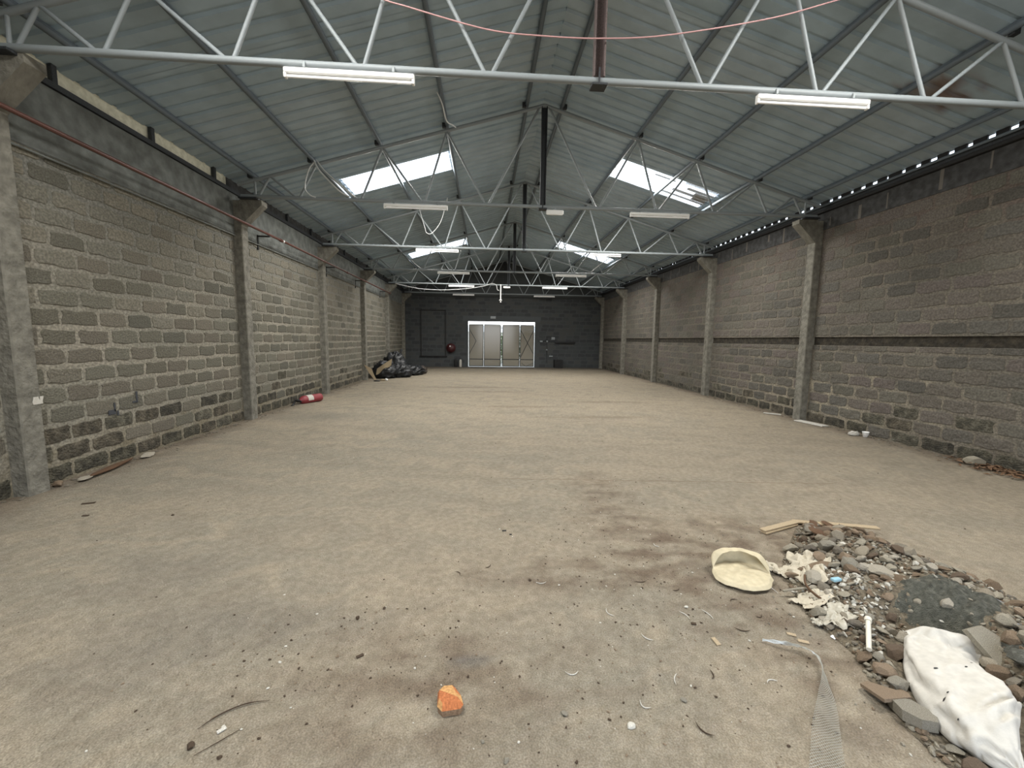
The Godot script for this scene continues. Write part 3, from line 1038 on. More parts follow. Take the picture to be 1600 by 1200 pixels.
# ------------------------------------------------------------------ lamps, pipe, cables
func build_lamps():
	var housing := box_mesh(Vector3(-0.585, -0.022, -0.03), Vector3(0.585, 0.022, 0.03), 0.006)
	var glass := tube_mesh([Vector3(-0.56, 0, 0), Vector3(0.56, 0, 0)], 0.0135, 12)
	var st := st_new()
	box(st, Vector3(-0.012, -0.062, -0.022), Vector3(0.012, 0.02, 0.022), Transform3D(), 0.004)
	var cap := done(st)
	st = st_new()
	box(st, Vector3(-0.012, 0.0, -0.034), Vector3(0.012, 0.052, 0.034), Transform3D(), 0.003)
	var clip := done(st)
	var where := {1: "the nearest roof truss", 2: "the second truss", 3: "the third truss", 4: "the fourth truss", 5: "the fifth truss", 6: "the last truss"}
	# truss, middle, length share, rise of the housing
	var first: Node3D
	for q in [[1, -1.262, 1.0, 4.048], [1, 3.253, 1.0, 4.052], [2, -1.302, 1.0, 4.05], [2, 3.364, 1.0, 4.05], [3, -1.341, 1.0, 4.02], [3, 3.46, 0.68, 4.02], [4, -1.186, 1.0, 4.0], [4, 3.233, 1.0, 4.02], [5, -1.107, 1.0, 3.98], [5, 3.25, 1.0, 3.98], [6, -1.209, 1.0, 3.97], [6, 3.297, 1.0, 3.95]]:
		var label := "unlit white fluorescent batten under %s, on its %s half" % [where[q[0]], "left" if q[1] < XC else "right"]
		var t: Node3D
		if first == null:
			t = thing("fluorescent_lamp", label, "lamp", Vector3.ZERO, 0.0, "fluorescent battens under the trusses")
			first = t
			obj("housing", housing, M.white, t)
			var g := obj("glass_tube", glass, M.tube_glass, t)
			g.position = Vector3(0, -0.046, 0)
			for s in [-1, 1]:
				var c := obj("end_cap", cap, M.white, t)
				c.position = Vector3(s * 0.577, 0, 0)
				c = obj("clip", clip, M.steel, t)
				c.position = Vector3(s * 0.4, 0.02, 0)
		else:
			t = first.duplicate()
			t.name = numbered("fluorescent_lamp")
			add_child(t)
			t.set_meta("label", label)
		t.position = Vector3(q[1], 4.017 if q[0] == 1 else 4.05, -TZ[q[0]] + 0.012)
		t.scale = Vector3(q[2], 1, 1)
	for q in [[2, 1.31, "under the second truss beside its king post"], [5, 0.99, "under the fifth truss beside the hanging white pole"]]:
		var t := thing("emergency_light", "short white emergency light box " + q[2], "lamp", Vector3(q[1], 4.024, -TZ[q[0]] + 0.01), 0.0, "")
		obj("case", box_mesh(Vector3(-0.165, -0.04, -0.03), Vector3(0.165, 0.04, 0.03), 0.012), M.white, t)
		obj("lens", box_mesh(Vector3(-0.15, -0.048, -0.022), Vector3(0.15, -0.036, 0.022), 0.004), M.tube_glass, t)
		obj("clip", box_mesh(Vector3(-0.02, 0.036, -0.02), Vector3(0.02, 0.075, 0.02), 0.003), M.steel, t)

func cable(label: String, pts: Array, r: float, m: Material, category := "cable") -> MeshInstance3D:
	return single("cable", tube_mesh(smooth_path(pts, 8), r, 7), m, label, category)

func build_pipe_and_cables():
	var t := thing("wall_pipe", "rusty red water pipe running the length of the left wall in front of the columns", "pipe", Vector3(-4.36, 3.635, 0))
	obj("pipe", tube_mesh([Vector3(0, 0.03, ZB), Vector3(0, 0, -4.0), Vector3(0, 0.0, -8.0), Vector3(0, 0.005, -12.0), Vector3(0, 0.0, -19.4)], 0.024, 12), M.rust_pipe, t)
	for z in [-9.2, -13.4]:
		obj("coupling", tube_mesh([Vector3(0, 0, z), Vector3(0, 0, z - 0.09)], 0.033, 12), M.rust_pipe, t)
	obj("bright_joint", tube_mesh([Vector3(0, 0, -9.31), Vector3(0, 0, -9.35)], 0.03, 12), M.white, t)
	for z in [-8.75, -12.3, -14.95, -18.3]:
		var st := st_new()
		box(st, Vector3(-0.235, -0.30, z - 0.02), Vector3(-0.21, -0.01, z + 0.02), Transform3D(), 0.003)
		box(st, Vector3(-0.235, -0.05, z - 0.02), Vector3(0.02, -0.025, z + 0.02), Transform3D(), 0.003)
		obj("bracket", done(st), M.black, t)
	cable("thin grey conduit along the left wall just below the rusty pipe", [Vector3(-4.565, 3.40, ZB), Vector3(-4.565, 3.42, -6), Vector3(-4.565, 3.43, -12), Vector3(-4.565, 3.42, -19)], 0.012, M.beam, "conduit")
	var z1: float = -TZ[1]
	cable("pink cable sagging across the nearest truss at the top of the picture", [Vector3(-1.9, 4.95, z1 + 0.05), Vector3(-1.03, 4.667, z1 + 0.05), Vector3(-0.71, 4.59, z1 + 0.05), Vector3(0.0, 4.44, z1 + 0.06), Vector3(0.54, 4.415, z1 + 0.06), Vector3(1.09, 4.42, z1 + 0.07), Vector3(1.72, 4.494, z1 + 0.06), Vector3(2.73, 4.709, z1 + 0.05), Vector3(3.57, 4.96, z1 + 0.05), Vector3(4.2, 5.05, z1 + 0.04)], 0.0065, M.cable_red)
	var z2: float = -TZ[2]
	cable("white cable looping down from the ridge above the second truss", [Vector3(-0.79, 5.5, z2 + 1.0), Vector3(-0.72, 5.38, z2 + 0.9), Vector3(-0.68, 5.3, z2 + 0.55), Vector3(-0.60, 5.36, z2 + 0.3), Vector3(-0.56, 5.42, z2 + 0.1)], 0.011, M.cable_white)
	cable("pale cable hanging in a loop left of the nearer left skylight", [Vector3(-3.10, 4.74, z2 + 0.04), Vector3(-3.2, 4.6, z2 + 0.05), Vector3(-3.28, 4.3, z2 + 0.05), Vector3(-3.2, 4.17, z2 + 0.05), Vector3(-3.1, 4.13, z2 + 0.045)], 0.011, M.cable_white)
	cable("bundle of two pale cables slanting down to the second truss by the left skylight", [Vector3(-3.10, 4.76, z2 + 0.05), Vector3(-3.0, 4.58, z2 + 0.05), Vector3(-2.69, 4.27, z2 + 0.05), Vector3(-2.5, 4.16, z2 + 0.045)], 0.014, M.cable_white)
	cable("second pale cable running beside the slanting bundle at the second truss", [Vector3(-3.06, 4.78, z2 + 0.05), Vector3(-2.92, 4.6, z2 + 0.06), Vector3(-2.58, 4.30, z2 + 0.06), Vector3(-2.4, 4.16, z2 + 0.045)], 0.011, M.cable_white)
	var z3: float = -TZ[3]
	cable("thin white cable swinging in a loop in front of the third truss", [Vector3(-1.05, 5.42, z3 + 0.1), Vector3(-1.1, 5.2, z3 + 0.1), Vector3(-1.25, 4.75, z3 + 0.1), Vector3(-1.48, 4.47, z3 + 0.1), Vector3(-1.62, 4.48, z3 + 0.1), Vector3(-1.66, 4.6, z3 + 0.1), Vector3(-1.75, 4.9, z3 + 0.08), Vector3(-1.82, 5.13, z3 + 0.02)], 0.010, M.cable_white)
	var z5: float = -TZ[5]
	cable("white cable sagging below the left half of the fifth truss", [Vector3(-4.1, 4.08, z5 + 0.06), Vector3(-3.47, 3.94, z5 + 0.06), Vector3(-2.9, 3.86, z5 + 0.06), Vector3(-2.0, 3.83, z5 + 0.06), Vector3(-1.13, 3.885, z5 + 0.06), Vector3(-0.54, 3.96, z5 + 0.06), Vector3(0.0, 4.07, z5 + 0.05), Vector3(0.3, 4.17, z5 + 0.05), Vector3(0.5, 4.10, z5 + 0.05), Vector3(0.55, 3.9, z5 + 0.05), Vector3(0.64, 3.86, z5 + 0.05)], 0.014, M.cable_white)
	cable("grey cable along the top chord from the far right skylight", [Vector3(4.0, 4.2, -TZ[4] + 0.05), Vector3(4.3, 4.45, -TZ[4] + 0.05), Vector3(4.75, 4.78, -TZ[4] + 0.06)], 0.014, M.cable_white)
	var p := thing("hanging_pole", "thin white pole with a small disc and knob hanging from the fifth truss", "ceiling fitting", Vector3(0.71, 3.31, z5 + 0.02))
	obj("rod", tube_mesh([Vector3(0, 0.14, 0), Vector3(0, 0.83, 0)], 0.028, 10), M.white, p)
	var st := st_new()
	lathe(st, [Vector2(0, 0.15), Vector2(0.04, 0.15), Vector2(0.075, 0.115), Vector2(0.07, 0.09), Vector2(0.02, 0.085), Vector2(0.02, 0.06), Vector2(0, 0.06)])
	obj("disc", done(st), M.white, p)
	st = st_new()
	lathe(st, [Vector2(0, 0.065), Vector2(0.028, 0.055), Vector2(0.036, 0.03), Vector2(0.026, 0.006), Vector2(0, 0)])
	obj("knob", done(st), M.white, p)

func build_far_wall_fittings():
	var z := ZF + 0.02
	var t := thing("wall_frame", "dark steel frame round a blocked opening at the left of the far wall", "frame", Vector3(-2.95, 0.63, z))
	for q in [[-0.72, 0, -0.67, 2.6], [0.67, 0, 0.72, 2.6], [-0.72, 2.55, 0.72, 2.6]]:
		obj("rail", box_mesh(Vector3(q[0], q[1], 0), Vector3(q[2], q[3], 0.05), 0.004), M.black, t)
	obj("sill", box_mesh(Vector3(-0.78, -0.06, 0), Vector3(0.78, 0.0, 0.09), 0.004), M.black, t)
	t = thing("hose_reel", "dark red fire hose reel on the far wall left of the gate", "hose reel", Vector3(-1.95, 1.08, z + 0.02))
	var st := st_new()
	var tr := Transform3D(Basis(Vector3(1, 0, 0), PI / 2), Vector3.ZERO)
	lathe(st, [Vector2(0, 0.0), Vector2(0.26, 0.0), Vector2(0.26, 0.015), Vector2(0.1, 0.02), Vector2(0.1, 0.13), Vector2(0.26, 0.135), Vector2(0.26, 0.15), Vector2(0, 0.15)], tr, 28)
	obj("drum", done(st), M.dark_red, t)
	st = st_new(false)
	for k in 4:
		var ring := []
		for a in 29: ring.append(Vector3(cos(a * TAU / 28), sin(a * TAU / 28), 0) * (0.17 + 0.012 * k) + Vector3(0, 0, 0.035 + 0.025 * k))
		tube(st, ring, 0.014, 6)
	obj("hose", done(st), M.black, t)
	obj("hub", tube_mesh([Vector3(-0.04, 0.1, 0.14), Vector3(-0.04, 0.1, 0.175)], 0.035, 12), M.white, t)
	for q in [[-1.67, 0.0, "black fire extinguisher standing under the hose reel"], [-1.40, 0.05, "pale fire extinguisher standing by the left edge of the gate"]]:
		var e := extinguisher(q[2], M.black if q[0] < -1.5 else M.white_matte)
		e.position = Vector3(q[0], 0, z + 0.16 + q[1])
		e.scale = Vector3(0.9, 0.9, 0.9)
	t = thing("conduit_run", "conduit with small switch boxes on the far wall right of the gate", "conduit", Vector3(3.6, 0.5, z))
	member("conduit", Vector3(0, -0.2, 0.02), Vector3(0, 1.3, 0.02), 0.014, M.steel_dark, t)
	member("conduit", Vector3(-0.4, 1.02, 0.02), Vector3(1.5, 1.02, 0.02), 0.012, M.steel_dark, t)
	for q in [[-0.42, 0.97, 0.16, 0.1], [-0.05, 0.98, 0.1, 0.1], [0.25, 1.12, 0.2, 0.16], [-0.05, 0.5, 0.08, 0.08], [0.15, 0.12, 0.2, 0.08]]:
		obj("switch_box", box_mesh(Vector3(q[0], q[1], 0), Vector3(q[0] + q[2], q[1] + q[3], 0.06), 0.008), M.steel, t)
	single("exit_light", box_mesh(Vector3(0.3, 2.78, z), Vector3(0.6, 2.92, z + 0.06), 0.012), mat(c8(150, 156, 160), 0.5), "small pale light box on the far wall above the gate", "lamp")
	single("wall_shelf", box_mesh(Vector3(4.05, 1.42, z), Vector3(5.25, 1.52, z + 0.1), 0.008), M.black, "dark shelf bar on the far wall right of the gate", "shelf")
	t = thing("crate", "dark crate on the floor against the far wall, right of the gate", "crate", Vector3(4.25, 0, z + 0.25))
	st = st_new()
	for k in 4:
		box(st, Vector3(-0.24, 0.02 + k * 0.115, -0.2), Vector3(0.24, 0.12 + k * 0.115, -0.18), Transform3D(), 0.004)
		box(st, Vector3(-0.24, 0.02 + k * 0.115, 0.18), Vector3(0.24, 0.12 + k * 0.115, 0.2), Transform3D(), 0.004)
		box(st, Vector3(-0.24, 0.02 + k * 0.115, -0.18), Vector3(-0.22, 0.12 + k * 0.115, 0.18), Transform3D(), 0.004)
		box(st, Vector3(0.22, 0.02 + k * 0.115, -0.18), Vector3(0.24, 0.12 + k * 0.115, 0.18), Transform3D(), 0.004)
	obj("slats", done(st), M.black, t)
	obj("bottom", box_mesh(Vector3(-0.23, 0.0, -0.19), Vector3(0.23, 0.02, 0.19)), M.black, t)

func extinguisher(label: String, m: Material) -> Node3D:
	var t := thing("fire_extinguisher", label, "extinguisher")
	var st := st_new()
	lathe(st, [Vector2(0, 0.0), Vector2(0.075, 0.0), Vector2(0.082, 0.015), Vector2(0.082, 0.40), Vector2(0.07, 0.44), Vector2(0.035, 0.475), Vector2(0.025, 0.50), Vector2(0, 0.50)])
	obj("cylinder", done(st), m, t)
	st = st_new()
	lathe(st, [Vector2(0, 0.49), Vector2(0.03, 0.49), Vector2(0.03, 0.53), Vector2(0, 0.54)])
	obj("valve", done(st), M.black, t)
	obj("handle", box_mesh(Vector3(-0.02, 0.535, -0.015), Vector3(0.14, 0.555, 0.015), 0.004), M.black, t)
	obj("hose", tube_mesh(smooth_path([Vector3(-0.02, 0.52, 0), Vector3(-0.1, 0.5, 0), Vector3(-0.13, 0.35, 0.02), Vector3(-0.11, 0.15, 0.03)]), 0.013, 8), M.black, t)
	return t


# ------------------------------------------------------------------ heap of black bags by the left wall
func lump(r: Vector3, sd: int, crease := 0.25, nu := 40, nv := 24) -> ArrayMesh:
	var st := st_new(false)
	var P := func(i: int, j: int) -> Vector3:
		var a := TAU * i / nu
		var b := PI * j / nv
		var d := Vector3(sin(b) * cos(a), cos(b), sin(b) * sin(a))
		var n := 1.0 - absf(noise.get_noise_3d(d.x * 1.3 + sd * 7.0, d.y * 1.3, d.z * 1.3)) * 2.0
		var m := noise2.get_noise_3d(d.x * 3.0, d.y * 3.0 + sd * 5.0, d.z * 3.0)
		var k := 1.0 + crease * (n - 0.75) + crease * 0.5 * m
		var p := d * r * k
		if p.y < -r.y * 0.62: p.y = -r.y * 0.62
		return p
	for i in nu:
		for j in nv:
			var q := [P.call(i, j), P.call((i + 1) % nu, j), P.call((i + 1) % nu, j + 1), P.call(i, j + 1)]
			if j == 0: tri(st, q[0], q[2], q[3])
			elif j == nv - 1: tri(st, q[0], q[1], q[2])
			else: quad(st, q[0], q[1], q[2], q[3])
	return done(st)

func build_bag_heap():
	var specs := [
		["black refuse bag at the front of the heap, with cardboard lying against it", Vector3(-4.0, 0, -16.55), Vector3(0.46, 0.42, 0.42)],
		["tallest black refuse bag of the heap, its tied neck sticking up", Vector3(-3.82, 0, -17.45), Vector3(0.5, 0.62, 0.42)],
		["low black refuse bag slumped in the middle of the heap", Vector3(-3.5, 0, -17.0), Vector3(0.48, 0.34, 0.42)],
		["flat black refuse bag trailing off to the right of the heap", Vector3(-3.2, 0, -18.2), Vector3(0.5, 0.27, 0.6)],
	]
	var k := 0
	for q in specs:
		var t := thing("refuse_bag", q[0], "bag", q[1], 0.0, "black refuse bags against the left wall")
		var o := obj("bag_body", lump(q[2], 20 + k, 0.34), M.bag, t)
		o.position.y = q[2].y * 0.62
		if k == 1:
			var st := st_new(false)
			tube(st, [Vector3(0.22, 0.8, 0.05), Vector3(0.25, 0.92, 0.05), Vector3(0.27, 1.0, 0.05), Vector3(0.30, 1.10, 0.04), Vector3(0.33, 1.16, 0.03)], [0.14, 0.07, 0.04, 0.055, 0.01], 10)
			obj("tied_neck", done(st), M.bag, t)
		k += 1
	var t := thing("refuse_bag", "brownish end of a dark bag at the far right tip of the heap", "bag", Vector3(-2.95, 0, -18.85), 0.0, "black refuse bags against the left wall")
	var o := obj("bag_body", lump(Vector3(0.3, 0.22, 0.3), 31, 0.3), mat(c8(58, 50, 44), 0.6, null, 1.0, M.bag.normal_texture, 1.0), t)
	o.position.y = 0.136
	var st := st_new()
	sheet(st, 8, 5, func(u, v): return Vector3(-4.22 + 0.58 * u, 0.17 + 0.40 * u + 0.22 * v - 0.04 * sin(u * 9.0) * (1.0 - v), -16.02 - 0.16 * v + 0.03 * sin(u * 3.0)), 0.012)
	single("cardboard_sheet", done(st), M.card, "torn beige cardboard sheet resting on the front black bag", "cardboard")
	st = st_new()
	prism(st, PackedVector2Array([Vector2(-0.13, 0.60), Vector2(0.12, 0.46), Vector2(0.16, 0.40), Vector2(0.34, 0.0), Vector2(0.28, 0.0), Vector2(0.05, 0.3)]), 0.018, Transform3D(Basis(Vector3(1, 0, 0), -0.12), Vector3(-4.40, 0.004, -15.46)))
	single("plywood_offcut", done(st), M.wood, "pointed light plywood offcut leaning by the left column in front of the black bags", "board")
	st = st_new()
	lathe(st, [Vector2(0, 0), Vector2(0.032, 0), Vector2(0.04, 0.09), Vector2(0.036, 0.09), Vector2(0.028, 0.006), Vector2(0, 0.006)], Transform3D(Basis(Vector3(0, 0, 1), 1.3), Vector3(-3.62, 0.04, -15.35)), 14)
	single("paper_cup", done(st), M.white, "white cup lying in front of the black bags", "cup")
	o = single("rag", lump(Vector3(0.1, 0.04, 0.06), 44, 0.4, 20, 12), M.card, "small grey rag on the floor in front of the black bags", "rag")
	o.position = Vector3(-3.82, 0.02, -15.4)
	o = single("rubber_offcut", lump(Vector3(0.12, 0.03, 0.05), 45, 0.3, 20, 12), M.black, "small black rubber offcut on the floor at the foot of the plywood", "scrap")
	o.position = Vector3(-3.98, 0.015, -15.2)

func build_wall_side_things():
	var e := extinguisher("dusty red fire extinguisher lying on its side at the foot of the left wall", M.red)
	e.transform = Transform3D(Basis(Vector3(0, 1, 0), -0.53) * Basis(Vector3(1, 0, 0), PI / 2 + 0.03), Vector3(-4.12, 0.1, -10.4))
	e.scale = Vector3(1.2, 1.2, 1.2)
	var st := st_new()
	sheet(st, 10, 6, func(u, v): return Vector3(cos(u * 2.0 - 0.2) * 0.0842, 0.22 + v * 0.12, -sin(u * 2.0 - 0.2) * 0.0842), 0.0015)
	obj("label_sticker", done(st), M.white_matte, e)
	obj("horn", tube_mesh([Vector3(-0.11, 0.5, 0.01), Vector3(0.0, 0.62, 0.05), Vector3(0.1, 0.72, 0.07)], [0.012, 0.018, 0.03], 8), M.black, e)
	# left: scraps by the wall
	var specs := [["long splintered plank lying along the foot of the left wall", Vector3(-4.42, 0.03, -5.02), Vector3(0.06, 0.022, 0.36), 0.15, M.wood_dark], ["pale plaster flake near the long plank at the left wall", Vector3(-4.38, 0.02, -4.62), Vector3(0.06, 0.02, 0.09), 0.5, M.stone[2]], ["broken mortar lump beside the left column base", Vector3(-4.47, 0.025, -4.43), Vector3(0.05, 0.035, 0.06), 1.1, M.brown_stone[1]], ["thin mortar slab farthest along the foot of the left wall", Vector3(-4.44, 0.025, -5.5), Vector3(0.07, 0.03, 0.14), 0.2, M.stone[2]]]
	var k := 0
	for q in specs:
		var o := single("scrap", chunk_mesh(400 + k, 1.0, 0.3), q[4], q[0], "debris")
		o.transform = Transform3D(Basis(Vector3(0, 1, 0), q[3]) * Basis.from_scale(q[2]), q[1])
		k += 1
	# right: cup, crushed cup, stick, threshold piece, stone and dry leaves
	st = st_new()
	lathe(st, [Vector2(0, 0), Vector2(0.034, 0), Vector2(0.05, 0.085), Vector2(0.053, 0.09), Vector2(0.046, 0.088), Vector2(0.031, 0.006), Vector2(0, 0.006)])
	var o := single("plastic_cup", done(st), M.white, "white plastic cup standing by the right wall", "cup")
	o.position = Vector3(6.62, 0, -6.50)
	o = single("crushed_cup", lump(Vector3(0.10, 0.045, 0.06), 61, 0.5, 20, 12), M.white_matte, "crushed white plastic scrap lying just left of the white cup", "cup")
	o.position = Vector3(6.52, 0.028, -6.62)
	o = single("batten_offcut", box_mesh(Vector3(-0.17, 0, -0.02), Vector3(0.17, 0.025, 0.02), 0.004), M.white_matte, "pale stick lying by the right wall just beyond the nearest right column", "stick")
	o.transform = Transform3D(Basis(Vector3(0, 1, 0), -0.75), Vector3(6.48, 0.004, -8.62))
	o = single("threshold_slab", box_mesh(Vector3(-0.09, 0, -0.3), Vector3(0.09, 0.02, 0.3), 0.006), M.white_matte, "flat pale slab on the floor at the foot of the nearest right column", "slab")
	o.transform = Transform3D(Basis(Vector3(0, 1, 0), 0.18), Vector3(6.56, 0.0, -7.62))
	o = single("fallen_stone", chunk_mesh(77, 1.0, 0.25), M.stone[0], "loose grey stone among the dry leaves at the right wall", "stone")
	o.transform = Transform3D(Basis(Vector3(0, 1, 0), 0.3) * Basis.from_scale(Vector3(0.09, 0.07, 0.13)), Vector3(6.62, 0.05, -4.93))
	st = st_new()
	var r := RandomNumberGenerator.new()
	r.seed = 5
	for i in 260:
		var p := Vector3(6.72 - absf(r.randfn()) * 0.14, 0.006 + r.randf() * 0.03, -4.55 + r.randfn() * 0.30)
		if p.x > 6.74: p.x = 6.7
		var yaw := r.randf() * TAU
		var a := Vector3(cos(yaw), r.randf_range(-0.3, 0.3), sin(yaw)) * r.randf_range(0.03, 0.06)
		var b := Vector3(-sin(yaw), r.randf_range(-0.4, 0.4), cos(yaw)) * r.randf_range(0.012, 0.022)
		var up := Vector3(0, 0.008, 0)
		tri(st, p - a, p + b + up, p + a)
		tri(st, p - a, p + a, p - b + up)
	single("dry_leaves", done(st), M.leaf, "brown dry leaves swept against the foot of the right wall", "leaves", "", "stuff")
	# loose mortar crumbs along both walls
	var kinds := [chunk_mesh(90, 0.6, 0.3), chunk_mesh(91, 0.7, 0.3)]
	for s in [-1, 1]:
		var mm := MultiMesh.new()
		mm.transform_format = MultiMesh.TRANSFORM_3D
		mm.mesh = kinds[0 if s < 0 else 1]
		mm.instance_count = 420
		for i in 420:
			var zz := -3.6 - r.randf() * 12.0
			var xx: float = (XL + 0.03 + absf(r.randfn()) * 0.1) if s < 0 else (XR - 0.03 - absf(r.randfn()) * 0.1)
			var sc := r.randf_range(0.006, 0.022)
			mm.set_instance_transform(i, Transform3D(Basis(Vector3(0, 1, 0), r.randf() * TAU) * Basis.from_scale(Vector3(sc, sc * 0.7, sc * 1.3)), Vector3(xx, floor_y(xx, zz) + sc * 0.3, zz)))
		var mi := MultiMeshInstance3D.new()
		mi.name = numbered("mortar_crumbs")
		mi.multimesh = mm
		mi.material_override = M.stone[3]
		add_child(mi)
		tag(mi, "loose mortar crumbs along the foot of the %s wall" % ("left" if s < 0 else "right"), "debris", "", "stuff")


# ------------------------------------------------------------------ rubble heap
var heap := PackedVector2Array([Vector2(2.73, -3.21), Vector2(2.46, -2.94), Vector2(2.19, -2.67), Vector2(2.04, -2.44), Vector2(1.96, -2.24), Vector2(1.92, -2.04), Vector2(1.93, -1.83), Vector2(1.86, -1.67), Vector2(1.80, -1.52), Vector2(1.77, -1.36), Vector2(1.78, -1.1), Vector2(2.0, -0.9), Vector2(2.6, -0.8), Vector2(3.1, -1.1), Vector2(3.32, -1.6), Vector2(3.36, -2.2), Vector2(3.28, -2.7), Vector2(3.16, -3.05), Vector2(2.95, -3.2)])

func heap_inside(x: float, z: float) -> float:      # distance in from the edge
	var p := Vector2(x, z)
	if not Geometry2D.is_point_in_polygon(p, heap): return -1.0
	var d := 9.0
	for i in heap.size():
		d = minf(d, p.distance_to(Geometry2D.get_closest_point_to_segment(p, heap[i], heap[(i + 1) % heap.size()])))
	return d

func heap_y(x: float, z: float) -> float:
	var d := heap_inside(x, z)
	if d < 0: return floor_y(x, z)
	var h := 0.195 * pow(clampf(d / 0.55, 0.0, 1.0), 0.8)
	h *= 1.0 + 0.35 * noise2.get_noise_2d(x * 2.5, z * 2.5)
	h += clampf(d / 0.15, 0.0, 1.0) * 0.012 * noise.get_noise_2d(x * 9.0, z * 9.0)
	var s := Vector2((x - 2.58) / 0.30, (z + 1.97) / 0.24).length()
	h += 0.05 * smoothstep(1.0, 0.2, s)
	var near := Vector2(x, z).distance_to(Geometry2D.get_closest_point_to_segment(Vector2(x, z), Vector2(2.30, -1.78), Vector2(2.02, -1.25)))
	h *= lerpf(0.12, 1.0, smoothstep(0.10, 0.42, near))
	return h + floor_y(x, z)

func in_sack(x: float, z: float) -> bool:
	return Geometry2D.is_point_in_polygon(Vector2(x, z), PackedVector2Array([Vector2(2.17, -1.90), Vector2(2.52, -1.82), Vector2(2.36, -1.50), Vector2(2.24, -1.28), Vector2(2.02, -1.12), Vector2(1.88, -1.2), Vector2(1.84, -1.44), Vector2(1.98, -1.66)]))

func heap_normal(x: float, z: float) -> Vector3:
	var e := 0.03
	return Vector3(heap_y(x - e, z) - heap_y(x + e, z), 2 * e, heap_y(x, z - e) - heap_y(x, z + e)).normalized()

func patch(cx: float, cz: float, rx: float, rz: float, n: int, lift: float, edge: float) -> ArrayMesh:
	# round patch that follows the heap, sinking below it at its rim
	var st := st_new(false)
	var P := func(i: int, k: int) -> Vector3:
		var a := TAU * k / (n * 3)
		var rr := float(i) / n
		var wob := 1.0 + 0.16 * noise2.get_noise_2d(cos(a) * 2.0 + cx * 9.0, sin(a) * 2.0)
		var x := cx + rx * rr * cos(a) * wob
		var z := cz + rz * rr * sin(a) * wob
		return Vector3(x, heap_y(x, z) + lift - edge * pow(rr, 4.0) + 0.012 * noise.get_noise_2d(x * 9.0, z * 9.0) + 0.006 * noise2.get_noise_2d(x * 40.0, z * 40.0), z)
	for i in n:
		for k in n * 3:
			if i == 0: tri(st, P.call(0, 0), P.call(1, k + 1), P.call(1, k))
			else: quad(st, P.call(i, k), P.call(i, k + 1), P.call(i + 1, k + 1), P.call(i + 1, k))
	return done(st)

func stone_at(o: Node3D, x: float, z: float, size: Vector3, turn: float, sink := 0.35, tilt := Vector3.ZERO):
	var n := (heap_normal(x, z) + tilt).normalized()
	var q := Basis(Quaternion(Vector3.UP, n)) * Basis(Vector3.UP, turn)
	o.transform = Transform3D(q * Basis.from_scale(size), Vector3(x, heap_y(x, z) + size.y * (1.0 - 2.0 * sink) * 0.75, z))

